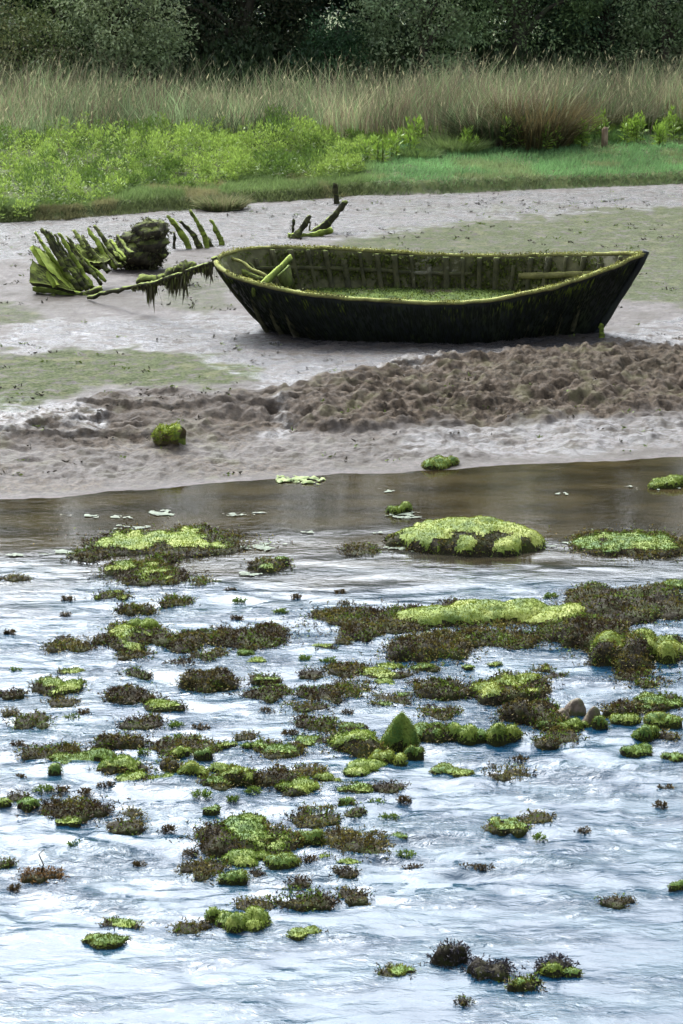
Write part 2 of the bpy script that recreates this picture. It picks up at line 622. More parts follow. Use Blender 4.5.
river = mk('river_water', np.column_stack([x, y, wz]), [np.column_stack([q, q + 1, q + 1 + nxw, q + nxw])], m, None, {'rapid': rap, 'chop': near_}, True)
tag(river, kind='structure')
# ------------------------------------------------------------------ boat
M['tar'] = rough_mat('black tarred hull', (.009, .011, .012), (.020, .025, .018), (.035, .045, .018), scale=5, rough=.6, bump=.6, stretch=(1, 1, .35), patch=(.56, .68))
M['plank'] = mossy_mat('mossy inner planking', (.085, .08, .04), (.15, .14, .07), (.13, .165, .03), (.20, .235, .05), .38, .75, 7, stretch=None, pale=(.30, .27, .20))
M['rib'] = mossy_mat('weedy frame timber', (.05, .048, .025), (.095, .088, .042), (.10, .13, .028), (.17, .20, .045), .32, .7, 8, pale=(.22, .20, .15))
M['rail'] = mossy_mat('moss covered rail', (.13, .12, .045), (.22, .20, .075), (.18, .20, .04), (.29, .29, .075), .26, .70, 8)
M['bright_moss'] = mossy_mat('bright mossy wood', (.06, .075, .015), (.12, .15, .025), (.17, .23, .025), (.25, .31, .04), .12, .6, 8)
M['dark_moss'] = mossy_mat('dark mossy wood', (.022, .022, .010), (.055, .052, .022), (.11, .14, .02), (.20, .24, .04), .30, .68, 9)
M['bilge'] = rough_mat('green bilge mud', (.04, .06, .016), (.095, .135, .03), (.06, .052, .032), scale=5, rough=.9, bump=1.0, bdist=.05, patch=(.52, .62), spec=.08)

M['crust'] = mossy_mat('weedy crust', (.016, .014, .009), (.06, .05, .03), (.06, .075, .014), (.14, .16, .03), .45, .8, 8)
L2 = 2.73


def boat_sec(t, s, inset=0.0):
    """point on the hull skin: t stern to bow, s keel to sheer, on the positive side"""
    t = np.asarray(t, dtype=np.float64)
    s = np.asarray(s, dtype=np.float64)
    h = .87 + .22 * np.clip((.56 - t) / .56, 0, 1) ** 1.6 + .36 * np.clip((t - .54) / .46, 0, 1) ** 1.8
    bs = (1 - np.clip(1 - t / .36, 0, 1) ** 2.4) ** .5
    bb = 1 - np.clip((t - .48) / .52, 0, 1) ** 2.15
    bw = 1.0 * bs * bb
    f_mid = (1 - (1 - s) ** 2.1) ** .72
    f_v = s ** .85
    k = np.clip(sm(t, .62, 1.0) * .9 + .45 * sm(-t, -.25, 0), 0, 1)
    yy = bw * (f_mid * (1 - k) + f_v * k)
    zz = h * (s ** 1.75 * (1 - k) + s ** 1.05 * k)
    if inset:
        yy = np.maximum(yy - inset * (.3 + .7 * s), 0)
        zz = zz + inset * (1 - s)
    zf = np.clip(zz / h, 0, 1)
    xg = -L2 + 2 * L2 * t
    xk = -1.72 + (1.72 + 2.02) * t
    xx = xk + (xg - xk) * zf ** (.66 + .29 * sm(t, .3, .7))
    xx = xx + .06 * bs * 0
    return np.stack([xx, yy, zz], -1)


gp = at(429, 335, .33)
boat = empty('rowing_boat', (gp[0], gp[1] + .12, .20), 'abandoned wooden boat with black hull and moss covered rails resting on the mud flat', 'boat')
HEEL, YAW = math.radians(9.0), math.radians(-3.5)
boat.rotation_euler = (HEEL, 0, YAW)
RB = np.array(Matrix.Rotation(YAW, 3, 'Z') @ Matrix.Rotation(HEEL, 3, 'X'))


def to_boat(p):
    return RB.T @ (np.asarray(p) - np.array(boat.location))


def skin(name, mat, inset, flip, nt_=90, ns=26):
    t = 1 - np.cos(np.linspace(0, 1, nt_) * math.pi) * .5 - .5
    s = np.linspace(0, 1, ns) ** 1.0
    T, S = np.meshgrid(t, s)
    A = boat_sec(T, S, inset).reshape(-1, 3)
    Bm = A * np.array([1, -1, 1])
    nV = len(A)
    i, j = np.meshgrid(np.arange(nt_ - 1), np.arange(ns - 1))
    q = (j * nt_ + i).ravel()
    F = np.column_stack([q, q + 1, q + 1 + nt_, q + nt_])
    G = F[:, ::-1] + nV
    V = np.concatenate([A, Bm])
    # clinker-like seams: each plank strake stands a little proud at its lower edge
    st = np.concatenate([S.ravel(), S.ravel()])
    lap = (st * 7) % 1.0
    V[:, 1] += np.sign(V[:, 1]) * .006 * (st > .3) * (lap - .5) * (st > .05) * (np.abs(V[:, 1]) > .06)
    V += .006 * np.column_stack([fbm(V * 3 + k * 9, 3, k) for k in range(3)])
    fs = np.concatenate([F, G])
    if flip:
        fs = fs[:, ::-1]
    return mk(name, V, [fs], mat, boat, None, True)


skin('hull', M['tar'], 0.0, False)
skin('inner_planking', M['plank'], .045, True)


def along(t0, t1, n, s, inset, side):
    t = np.linspace(t0, t1, n)
    p = boat_sec(t, np.full(n, s), inset)
    p[:, 1] *= side
    return p


def sweep(p, w_, h_, wob=.006, seed=0):
    """rectangular bar swept along a line, width across and height up"""
    n = len(p)
    tan = nrm(np.gradient(p, axis=0))
    up = np.array([0, 0, 1.0])
    a = nrm(np.cross(tan, up))
    ring = []
    for sa, sb in ((-1, -1), (1, -1), (1, 0), (.55, 1), (-.55, 1), (-1, 0)):
        ring.append(p + a * w_ * .5 * sa + up * h_ * .5 * sb)
    V = np.stack(ring, 1).reshape(-1, 3)
    V += wob * np.column_stack([fbm(V * 5 + k * 9, 4, seed + k) for k in range(3)])
    k = np.arange(n - 1)[:, None] * 6
    j = np.arange(6)[None, :]
    j2 = (j + 1) % 6
    F = np.stack([k + j, k + j2, k + 6 + j2, k + 6 + j], -1).reshape(-1, 4)
    return V, [F, np.array([[5, 4, 3, 2, 1, 0]]), np.array([[0, 1, 2, 3, 4, 5]]) + (n - 1) * 6]


for side in (-1, 1):
    p = along(0.0, 1.0, 150, 1.0, .02, side)
    p[:, 2] += .012
    p[:, 1] += side * .012
    p[:, 2] += .010 * fbm(p * 2.3 + side * 3, 4, 5)
    V, F = sweep(p, .066 if side < 0 else .05, .038, .020, 3 + side)
    mb = MB()
    mb.add(V, F)
    o = mb.build('gunwale_rail', M['rail'], boat, True)
    # moss tufts bristling on the rail
    rg = np.random.default_rng(70 + side)
    n = 2400
    k = rg.integers(0, len(p) - 1, n)
    f = rg.random((n, 1))
    Q = p[k] * (1 - f) + p[k + 1] * f + np.column_stack([rg.normal(size=n) * .012, rg.normal(size=n) * .032, np.full(n, .015)])
    Dv = nrm(np.column_stack([rg.normal(size=n) * .6, rg.normal(size=n) * .7 - .15, .7 * np.ones(n)]))
    keep = fbm(Q * 3.1, 3, 9) > -.25
    Q, Dv = Q[keep], Dv[keep]
    n = len(Q)
    Cc = np.array([.16, .165, .035]) + np.array([.13, .115, .04]) * rg.random((n, 1)) - np.array([.10, .10, .012]) * sm(fbm(Q * 4, 3, 4), -.1, .3)[:, None]
    V, F, C = kites(Q, Dv, perp(Dv, rg), .012 + .022 * rg.random(n), .010 + .008 * rg.random(n), Cc)
    mk('rail_moss', V, F, M['algae_fuzz'], o, {'col': C})

# frames inside
for side in (-1, 1):
    for kf, t in enumerate(np.linspace(.07, .955, 22)):
        if side < 0 and t > .9:
            continue
        hi = 1.0 if (kf * 7) % 5 else .93
        s = np.linspace(.25, hi, 12)
        p0 = boat_sec(np.full(12, t), s, .055)
        tl = (boat_sec(t, .9, .055)[0])
        p0[:, 0] = p0[:, 0] * .4 + tl * .6
        p0[:, 1] *= side
        tt = nrm(np.gradient(p0, axis=0))
        ax = np.array([1.0, 0, 0])
        inn = nrm(np.cross(ax, tt)) * (1 if side > 0 else -1)
        hw, dp = .026 + .008 * ((kf * 13) % 3), .045
        ring = [p0 - ax * hw, p0 + ax * hw, p0 + ax * hw * .9 + inn * dp, p0 - ax * hw * .9 + inn * dp]
        V = np.stack(ring, 1).reshape(-1, 3)
        V += .008 * np.column_stack([fbm(V * 9 + c_ * 9 + kf, 3, c_) for c_ in range(3)])
        k = np.arange(11)[:, None] * 4
        j = np.arange(4)[None, :]
        j2 = (j + 1) % 4
        F = np.stack([k + j, k + j2, k + 4 + j2, k + 4 + j], -1).reshape(-1, 4)
        mk('rib', V, [F, np.array([[0, 1, 2, 3]]), np.array([[44, 45, 46, 47]])], M['rib'], boat)

# risers along the inside of the far bow, and a long clamp under the sheer
V, F = sweep(along(.72, .90, 24, .82, .10, 1), .03, .075, .02, 4)
mk('stringer', V, F, M['rail'], boat)
V, F = sweep(along(.06, .60, 50, .84, .085, 1), .025, .05, .01, 8)
mk('stringer', V, F, M['rib'], boat)
V, F = sweep(along(.08, .5, 50, .84, .085, -1), .025, .05, .01, 9)
mk('stringer', V, F, M['rib'], boat)

# stem and stern posts
s = np.linspace(0, 1.0, 14)
for t, nm, dx in ((1.0, 'stem_post', .035), (0.0, 'stern_post', -.03)):
    p = boat_sec(np.full(14, t), s)
    p[:, 0] += dx
    p[-1, 2] += .045
    V, F = tube(p, np.full(14, .05), 6, .75, True, .012, 2)
    mk(nm, V, F, M['tar'] if t else M['dark_moss'], boat)

# silt lying level in the bilge
nt_, ns = 80, 26
t = np.linspace(.06, .90, nt_)
V = []
for tt in t:
    ss = np.linspace(.1, 1, 40)
    sec = boat_sec(np.full(40, tt), ss, .02)
    for side in (-1, 1):
        zz = sec[:, 2]
        zp = .60 - math.tan(HEEL) * side * sec[:, 1]
        kk = int(np.argmin(np.abs(zz - zp)))
        V.append([sec[kk, 0], side * sec[kk, 1], zp[kk]])
V = np.array(V).reshape(nt_, 2, 3)
u = np.linspace(0, 1, ns)[None, :, None]
G = (V[:, :1] * (1 - u) + V[:, 1:] * u).reshape(-1, 3)
G[:, 2] += .035 * fbm(G * np.array([2.2, 3, 1]), 4, 12) + .015 * fbm(G * 9, 3, 3)
i, j = np.meshgrid(np.arange(ns - 1), np.arange(nt_ - 1))
q = (j * ns + i).ravel()
silt = mk('bilge_silt', G, [np.column_stack([q, q + ns, q + ns + 1, q + 1])], M['bilge'], boat, None, True)

# broken thwart, its knee panel and loose sticks in the stern


def boat_bar(a, bb, r, mat, nm, squash=.5, seed=0):
    a, bb = np.asarray(a), np.asarray(bb)
    u = np.linspace(0, 1, 12)[:, None]
    V, F = tube(a * (1 - u) + bb * u, np.full(12, r), 6, squash, True, .02, seed)
    return mk(nm, V, F, mat, boat)


Yb = boat.location.y
a = to_boat(at_depth(291, 258, Yb + .45))
c_ = to_boat(at_depth(253, 293, Yb - .72))
boat_bar(a, c_, .062, M['bright_moss'], 'broken_thwart', .45, 3)
p1, p2, p3, p4 = [to_boat(at_depth(*v)) for v in ((290, 265, Yb + .42), (294, 284, Yb + .34), (286, 289, Yb + .22), (279, 276, Yb + .16))]
V, F = prism([p1, p2, p3, p4], np.array([-.03, .02, .0]))
mk('knee_panel', V, F, mossy_mat('mossy panel', (.05, .055, .015), (.09, .10, .025), (.09, .13, .02), (.15, .20, .03), .3, .7, 14), boat)
boat_bar(to_boat(at_depth(231, 257, Yb + .35)), to_boat(at_depth(268, 277, Yb - .1)), .022, M['rail'], 'loose_stick', .8, 5)
boat_bar(to_boat(at_depth(246, 262, Yb + .5)), to_boat(at_depth(276, 288, Yb + .2)), .02, M['rib'], 'loose_stick', .8, 6)
boat_bar(to_boat(at_depth(232, 268, Yb + .45)), to_boat(at_depth(262, 281, Yb + .25)), .05, M['dark_moss'], 'loose_stick', .7, 7)

# weed hanging down the outside
rg = np.random.default_rng(5)
n = 5200
t = .01 + .98 * rg.random(n)
s = 1 - rg.random(n) ** 1.5 * .75
side = np.where(rg.random(n) < .8, -1, 1)
Q = boat_sec(t, s)
Q[:, 1] = side * (Q[:, 1] + .012)
Q[:, 2] -= .03
Q2 = boat_sec(t, np.maximum(s - .18, .03))
Q2[:, 1] = side * (Q2[:, 1] + .02)
Dv = nrm(Q2 - Q + rg.normal(size=(n, 3)) * .015 - np.array([0, 0, .05]))
top = sm(s, .86, 1.0) * (rg.random(n) < .7 * sm(fbm(Q * 3, 3, 2), -.2, .3))
Cc = np.array([.008, .010, .006]) * (1 + .8 * rg.random((n, 1))) + top[:, None] * np.array([.10, .13, .012]) * rg.random((n, 1)) \
    + ((rg.random(n) < .10) * .6)[:, None] * np.array([.03, .04, .012])
V, F, C = kites(Q, Dv, nrm(np.column_stack([np.ones(n), .2 * rg.normal(size=n), .3 * rg.normal(size=n)])), .05 + .10 * rg.random(n), .010 + .016 * rg.random(n), Cc)
mk('hanging_weed', V, F, M['wrack'], boat, {'col': C})

# mossy tufts over the inside planking and silt
n = 5200
t = .04 + .92 * rg.random(n)
s = .35 + .65 * rg.random(n) ** .7
Q = boat_sec(t, s, .06)
Qk = fbm(Q * 2.6, 4, 22) > -.12
Q = Q[Qk]
n = len(Q)
Dv = nrm(np.column_stack([rg.normal(size=n) * .5, -1 + rg.normal(size=n) * .5, -.4 + rg.normal(size=n) * .6]))
Cc = np.array([.05, .065, .012]) + np.array([.09, .10, .02]) * rg.random((n, 1))
V, F, C = kites(Q, Dv, perp(Dv, rg), .03 + .04 * rg.random(n), .02 + .02 * rg.random(n), Cc)
mk('inside_moss', V, F, M['algae_fuzz'], boat, {'col': C})


# ------------------------------------------------------------------ wreck
def fronds(P_, Nn, rg, L0, L1, cols, up=.3, wide=.16, spread=.8):
    """forked seaweed blades: a stem and two forks per frond"""
    n = len(P_)
    D = nrm(Nn * .7 + np.array([0, 0, up]) + rg.normal(size=(n, 3)) * spread * .6)
    S = perp(D, rg)
    L = (L0 + (L1 - L0) * rg.random(n))[:, None]
    mid = P_ + D * L * .55
    D1 = nrm(D + S * .75 + rg.normal(size=(n, 3)) * .2)
    D2 = nrm(D - S * .75 + rg.normal(size=(n, 3)) * .2)
    Wd = L[:, 0] * wide * 1.6
    c0, c1 = cols
    out = MB()
    for Pq, Dq, Lq, Cq in ((P_, D, L[:, 0] * .75, c0), (mid, D1, L[:, 0] * .55, c1), (mid, D2, L[:, 0] * .55, c1)):
        V, F, C = kites(Pq, Dq, nrm(np.cross(Dq, np.cross(S, Dq)) + rg.normal(size=(n, 3)) * .3), Lq, Wd, Cq)
        out.add(V, F, col=C)
    return out


def ground_pt(px, py):
    z = .36
    for _ in range(4):
        p = at(px, py, z)
        z = float(ground_z(p[0], p[1])[0])
    return p


def bar_px(tip, base, r0, r1, mat, nm, parent=None, lean=0.0, bow=0.0, sink=.15, seed=0, seg=4, squash=.8, y=None):
    b0 = ground_pt(*base) if y is None else at_depth(base[0], base[1], y)
    t0 = at_depth(tip[0], tip[1], b0[1] + lean)
    u = np.linspace(0, 1, 22)[:, None]
    dirv = t0 - b0
    start = b0 - nrm(dirv) * sink
    pts = start * (1 - u) + t0 * u
    side = nrm(np.cross(dirv, [0, 1.0, 0]))
    pts = pts + side * bow * np.sin(u * math.pi)
    rad = r0 + (r1 - r0) * u[:, 0] ** 1.5
    rad[-1] *= .75
    rad = rad * (1 + .25 * fbm(u * 7 + seed * 3.3, 3, seed))
    V, F = tube(pts, rad, seg, squash, True, .03, seed)
    V = V + .010 * np.column_stack([vn(V * 34 + c_ * 3, seed + c_) for c_ in range(3)])
    if parent is not None:
        V = V - np.array(parent.location)
        return mk(nm, V, F, mat, parent)
    o = mk(nm, V - b0, F, mat)
    o.location = b0
    return o


def crop5(p):
    return (20 + p[0] / 3.794, 180 + p[1] / 3.794)


def crop8(p):
    return (120 + p[0] / 2.846, 180 + p[1] / 2.846)




def moss_on(o, n, seed, c0=(.09, .12, .014), c1=(.24, .27, .04), L=.022, zmin=.05):
    """short moss bristles over the upper faces of a mesh"""
    r = np.random.default_rng(seed)
    me = o.data
    nv = len(me.vertices)
    co = np.empty(nv * 3)
    me.vertices.foreach_get('co', co)
    co = co.reshape(-1, 3)
    tri = np.array([[p.vertices[0], p.vertices[1], p.vertices[2]] for p in me.polygons] + [[p.vertices[0], p.vertices[2], p.vertices[-1]] for p in me.polygons if len(p.vertices) == 4])
    A, B_, C_ = co[tri[:, 0]], co[tri[:, 1]], co[tri[:, 2]]
    cr = np.cross(B_ - A, C_ - A)
    ar = np.linalg.norm(cr, axis=1)
    nn = nrm(cr)
    k = r.choice(len(tri), n, p=ar / ar.sum())
    u, v = r.random((n, 1)), r.random((n, 1))
    fl = u + v > 1
    u, v = np.where(fl, 1 - u, u), np.where(fl, 1 - v, v)
    P = A[k] + (B_ - A)[k] * u + (C_ - A)[k] * v
    keep = (nn[k][:, 2] + .5 * fbm(P * 5 + seed, 3, seed) > zmin)
    P, Nk = P[keep], nn[k][keep]
    n = len(P)
    D = nrm(Nk + r.normal(size=(n, 3)) * .7 - [0, 0, .2])
    t = np.clip(.5 + fbm(P * 6 + seed, 3, seed + 1)[:, None] + .3 * r.normal(size=(n, 1)), 0, 1)
    C = np.array(c0) * (1 - t) + np.array(c1) * t
    V, F, CC = kites(P, D, perp(D, r), L * (.6 + .8 * r.random(n)), L * .45 * (.6 + .8 * r.random(n)), C)
    return mk('moss', V, F, M['algae_fuzz'], o, {'col': CC})


w0 = ground_pt(85, 292)
wreck = empty('wrecked_hull', w0, 'collapsed ribs and planks of a rotted mossy boat half sunk in mud', 'shipwreck')
ribs = [((60, 203), (152, 325), .042), ((83, 182), (192, 362), .05), ((110, 198), (217, 362), .045), ((148, 200), (242, 352), .045), ((176, 213), (272, 345), .036),
        ((206, 188), (256, 258), .05), ((256, 182), (330, 285), .05), ((280, 170), (358, 272), .05), ((296, 250), (345, 292), .035), ((343, 226), (374, 265), .045), ((370, 211), (402, 252), .05),
        ((130, 240), (228, 358), .03), ((72, 225), (170, 345), .035), ((97, 192), (203, 362), .035), ((128, 205), (230, 356), .035), ((190, 235), (285, 340), .035), ((230, 205), (300, 300), .04), ((270, 195), (345, 285), .035), ((318, 240), (362, 275), .035), ((330, 225), (350, 262), .03)]
for k, (t_, b_, r_) in enumerate(ribs):
    bar_px(crop5(t_), crop5((b_[0], b_[1])), r_ * 1.0, r_ * .6, M['dark_moss'] if k % 3 else M['bright_moss'], 'rib', wreck, .25, .015, .25, 30 + k, y=w0[1] + (360 - b_[1]) * .006)
for k, o in enumerate([c for c in wreck.children if c.name.startswith('rib')]):
    moss_on(o, 260, 300 + k)


def slab(pts, y0s, thick, mat, nm, parent, sub=10, bumpa=.03, seed=0):
    """a plank patch spanned between four photo points at given depths, with thickness and rough edges"""
    c4 = [at_depth(p[0], p[1], yy) for p, yy in zip(pts, y0s)]
    u, v = np.meshgrid(np.linspace(0, 1, sub), np.linspace(0, 1, sub))
    u, v = u.ravel()[:, None], v.ravel()[:, None]
    G = c4[0] * (1 - u) * (1 - v) + c4[1] * u * (1 - v) + c4[2] * u * v + c4[3] * (1 - u) * v
    nn = nrm(np.cross(c4[1] - c4[0], c4[3] - c4[0]))
    if nn[1] > 0:
        nn = -nn
    G = G + nn * (bumpa * fbm(G * 6, 4, seed))[:, None] + .02 * np.column_stack([fbm(G * 8 + k * 5, 3, k + seed) for k in range(3)])
    B_ = G - nn * thick
    i, j = np.meshgrid(np.arange(sub - 1), np.arange(sub - 1))
    q = (j * sub + i).ravel()
    F = np.column_stack([q, q + 1, q + 1 + sub, q + sub])
    n = sub * sub
    rim = list(range(sub)) + [k * sub + sub - 1 for k in range(1, sub)] + [n - 1 - k for k in range(1, sub)] + [(sub - 1 - k) * sub for k in range(1, sub - 1)]
    rim = np.array(rim)
    R = np.column_stack([rim, np.roll(rim, -1), np.roll(rim, -1) + n, rim + n])
    V = np.concatenate([G, B_])
    if parent is not None:
        V = V - np.array(parent.location)
    return mk(nm, V, [F, F[:, ::-1] + n, R], mat, parent)


yw = w0[1]
o = slab([crop5(p) for p in ((48, 246), (97, 270), (238, 428), (140, 395))], [yw + .1, yw + .45, yw + .05, yw - .35], .07, M['bright_moss'], 'plank', wreck, 12, .03, 2)
moss_on(o, 900, 330, zmin=-.6)
o = slab([crop5(p) for p in ((42, 300), (100, 338), (205, 420), (36, 385))], [yw + .02, yw - .20, yw - .36, yw - .25], .09, M['dark_moss'], 'plank', wreck, 12, .05, 5)
moss_on(o, 500, 331, (.02, .03, .008), (.10, .13, .02), zmin=-.2)
slab([crop5(p) for p in ((165, 232), (330, 275), (330, 322), (225, 350))], [yw + .7, yw + .6, yw + .45, yw + .4], .06, M['crust'], 'plank', wreck, 16, .12, 8)
slab([crop5(p) for p in ((205, 250), (300, 262), (345, 300), (250, 315))], [yw + .72, yw + .62, yw + .3, yw + .25], .05, M['dark_moss'], 'plank', wreck, 16, .12, 18)
for k, (t_, b_) in enumerate([((48, 412), (252, 442)), ((60, 432), (205, 462)), ((150, 470), (130, 445)), ((312, 412), (240, 432))]):
    bar_px(crop5(t_), crop5(b_), .05, .045, M['dark_moss'] if k else M['bright_moss'], 'fallen_timber', wreck, .1, .0, .05, 60 + k, y=yw - .28)

# encrusted block standing behind the wreck
bp_ = ground_pt(144, 269)
blk = empty('encrusted_block', bp_, 'dark lumpy weed encrusted engine block standing between the rib rows', 'wreckage')


def lump(c, rad, seed, rough=.25, n=26):
    th, ph = np.meshgrid(np.linspace(0, 2 * math.pi, n, endpoint=False), np.linspace(0, math.pi, n // 2))
    S = np.column_stack([(np.sin(ph) * np.cos(th)).ravel(), (np.sin(ph) * np.sin(th)).ravel(), np.cos(ph).ravel()])
    k = 1 + rough * fbm(S * 1.6 + seed, 4, seed) * 1.6
    V = S * k[:, None] * rad + c
    m_ = n // 2
    i, j = np.meshgrid(np.arange(n), np.arange(m_ - 1))
    a = (j * n + i).ravel()
    b2 = (j * n + (i + 1) % n).ravel()
    F = np.column_stack([a, b2, b2 + n, a + n])
    return V, [F[:, ::-1]], S


lumps = [((149, 232), (.27, .26, .17)), ((136, 253), (.42, .33, .25)), ((143, 242), (.34, .28, .18)), ((152, 256), (.17, .2, .2)), ((149, 241), (.17, .2, .2))]
rg = np.random.default_rng(15)
for k, (pp, rr) in enumerate(lumps):
    c = at_depth(pp[0], pp[1], bp_[1]) - bp_
    V, F, S = lump(c, np.array(rr), 40 + k, .35)
    o = mk('lump', V, F, M['crust'], blk, None, True)
    sel = rg.integers(0, len(V), 420)
    Q = V[sel]
    cols = np.array([.035, .035, .014]) * (1 + rg.random((420, 1)))
    cols = np.where((rg.random(420) < .18)[:, None] & (S[sel][:, 2:3] > .1), np.array([.12, .15, .03]), cols)
    fronds(Q, S[sel], rg, .03, .07, (cols, cols * 1.4), -.9, .22).build('weed', M['wrack'], o)
bar_px((166, 257), (152, 253), .03, .025, M['dark_moss'], 'spar', blk, -.3, 0, 0, 3, y=bp_[1])

G5 = 'rib stumps standing in the mud behind the block'
five = [((133, 100), (190, 194), .06, 'tallest curved rib stump nearest the encrusted block'),
        ((170, 116), (220, 194), .05, 'second rib stump out from the encrusted block, short and pointed'),
        ((199, 86), (243, 194), .055, 'tall straight rib stump in the middle of the row of five'),
        ((231, 147), (254, 190), .05, 'short stubby rib stump, fourth of the row of five'),
        ((256, 114), (282, 182), .055, 'last rib stump of the row of five, farthest from the encrusted block')]
for k, (t_, b_, r_, lb) in enumerate(five):
    o = bar_px(crop8(t_), crop8(b_), r_ * 1.15, r_ * .6, M['dark_moss'] if k % 2 else M['bright_moss'], 'rib_stump', None, .1, -.05, .2, 80 + k)
    tag(o, lb, 'timber', G5)
    moss_on(o, 300, 340 + k)
tag(bar_px(crop8((152, 148)), crop8((153, 196)), .03, .025, M['dark_moss'], 'thin_stake', None, 0, 0, .2, 88), 'thin upright stake under the tallest curved rib stump', 'stake')

tag(bar_px((335.5, 183), (337, 204), .06, .05, M['dark_moss'], 'mooring_stake', None, 0, 0, .3, 91), 'dark upright stake at the foot of the grass bank', 'stake')
tag(bar_px((346.5, 200), (312, 232), .085, .055, M['dark_moss'], 'curved_timber', None, .1, -.06, .15, 92), 'long curved timber reaching up from the mud behind the boat', 'timber')
tag(bar_px((310, 215), (293, 238), .07, .05, M['dark_moss'], 'leaning_timber', None, .1, -.03, .2, 93), 'pointed timber leaning beside the long curved one', 'timber')
tag(bar_px((293, 219), (292, 232), .032, .028, M['dark_moss'], 'short_stake', None, 0, 0, .2, 94), 'short thin stake beside the leaning pointed timber', 'stake')
tag(bar_px((308.5, 221), (310, 231), .022, .018, M['dark_moss'], 'thin_stake', None, 0, 0, .2, 96), 'small stick between the leaning timber and the curved timber', 'stake')
tag(bar_px((332, 229), (291, 237), .09, .06, M['bright_moss'], 'fallen_timber', None, .15, -.05, .05, 95), 'thick mossy timber lying flat under the curved one', 'timber')

# weed-hung rail between wreck and boat
hb = ground_pt(170, 300)
rail = empty('weed_hung_rail', hb, 'broken rail draped with hanging weed, running from the wreck to the boat stern', 'broken rail')
pts = [(88, 298), (104, 293), (121, 290), (140, 286), (158, 282), (176, 276), (194, 269), (216, 261)]
P_ = np.array([at_depth(p[0], p[1], yy) for p, yy in zip(pts, np.linspace(hb[1] - .1, Yb + .1, len(pts)))]) - hb
k = np.linspace(0, len(P_) - 1, 60)
P_ = np.column_stack([np.interp(k, np.arange(len(P_)), P_[:, c]) for c in range(3)])
V, F = tube(P_, np.full(60, .032), 4, 1.0, True, .03, 7)
mk('rail', V, F, M['dark_moss'], rail)
rg = np.random.default_rng(33)
n = 900
u = rg.random(n) ** .9
kk = (22 + u * 36)
Q = np.column_stack([np.interp(kk, np.arange(60), P_[:, c]) for c in range(3)]) + rg.normal(size=(n, 3)) * .015
dens = .5 + fbm(np.column_stack([kk * .35, kk * 0]), 3, 3)
Lg = (.03 + .42 * np.clip(dens, 0, 1) ** 1.6 * rg.random(n) ** 1.5)
Dv = nrm(np.column_stack([rg.normal(size=n) * .12, rg.normal(size=n) * .12, -np.ones(n)]))
Cc = np.array([.035, .032, .015]) * (1 + rg.random((n, 1))) + (rg.random((n, 1)) < .25) * np.array([.06, .08, .01])
V, F, C = kites(Q, Dv, perp(Dv, rg), Lg, .02 + .02 * rg.random(n), Cc)
mk('hanging_weed', V, F, M['wrack'], rail, {'col': C})

kb = ground_pt(170, 284)
frame = empty('sunken_frame', kb, 'row of round and wedge shaped mossy timber ends behind the weed hung rail', 'timber')
for k, (pp, rr) in enumerate([((148, 277), (.18, .15, .11)), ((162, 277), (.13, .12, .14)), ((170, 273), (.12, .12, .15)), ((178, 270), (.12, .12, .16)), ((186, 267), (.13, .12, .17)), ((192, 264), (.09, .1, .12))]):
    c = at_depth(pp[0], pp[1] + 4, kb[1]) - kb
    V, F, S = lump(c, np.array(rr) * .78, 60 + k, .4, 18)
    mk('timber_end', V, F, M['dark_moss'], frame, None, True)

tag(bar_px((601, 323), (602, 337), .05, .035, M['bright_moss'], 'mossy_stub', None, 0, .01, .1, 55), 'small bright mossy stub in the mud beside the bow of the boat', 'stub')

# hollow mossy log on the bank
lg = ground_pt(168, 448)
log = empty('hollow_log', lg, 'short hollow mossy log lying on the muddy river bank', 'log')
ca = at_depth(153, 436, lg[1]) - lg
cb = at_depth(183, 438, lg[1] - .10) - lg
u = np.linspace(0, 1, 16)[:, None]
ax_ = ca * (1 - u) + cb * u
rad = .125 * (1 - .55 * (1 - u[:, 0]) ** 6) * (1 + .08 * np.sin(u[:, 0] * 9))
rad[0] *= .5
V, F = tube(ax_, rad, 22, 1.0, True, .045, 71)
# hollow: push the closing cap of the broken end inwards
V[-1] = V[-1] - (cb - ca) * .3
mk('log_body', V, F, mossy_mat('mossy log', (.045, .035, .015), (.10, .075, .03), (.08, .12, .012), (.20, .24, .02), .2, .62, 10), log, None, False)
rg = np.random.default_rng(9)
sel = rg.integers(0, 13 * 22, 900)
Nn = nrm(V[sel] - ax_[sel // 22])
keep = Nn[:, 2] > -.2
Q, Nn = V[sel][keep], Nn[keep]
n = len(Q)
Dv = nrm(Nn + rg.normal(size=(n, 3)) * .5)
Cc = np.array([.09, .14, .015]) + np.array([.14, .12, .01]) * rg.random((n, 1))
VV, F, C = kites(Q, Dv, perp(Dv, rg), .02 + .025 * rg.random(n), np.full(n, .014), Cc)
mk('moss', VV, F, M['algae_fuzz'], log, {'col': C})

moss_on(silt, 2600, 350, (.04, .065, .012), (.16, .20, .035), .035, .75)
# ------------------------------------------------------------------ vegetation
rg = np.random.default_rng(101)


def scatter(n, y0, y1, xr=9.5):
    x = rg.uniform(-xr, xr, n)
    f0 = y0(x) if callable(y0) else y0
    f1 = y1(x) if callable(y1) else y1
    y = f0 + (f1 - f0) * rg.random(n)
    return x, y


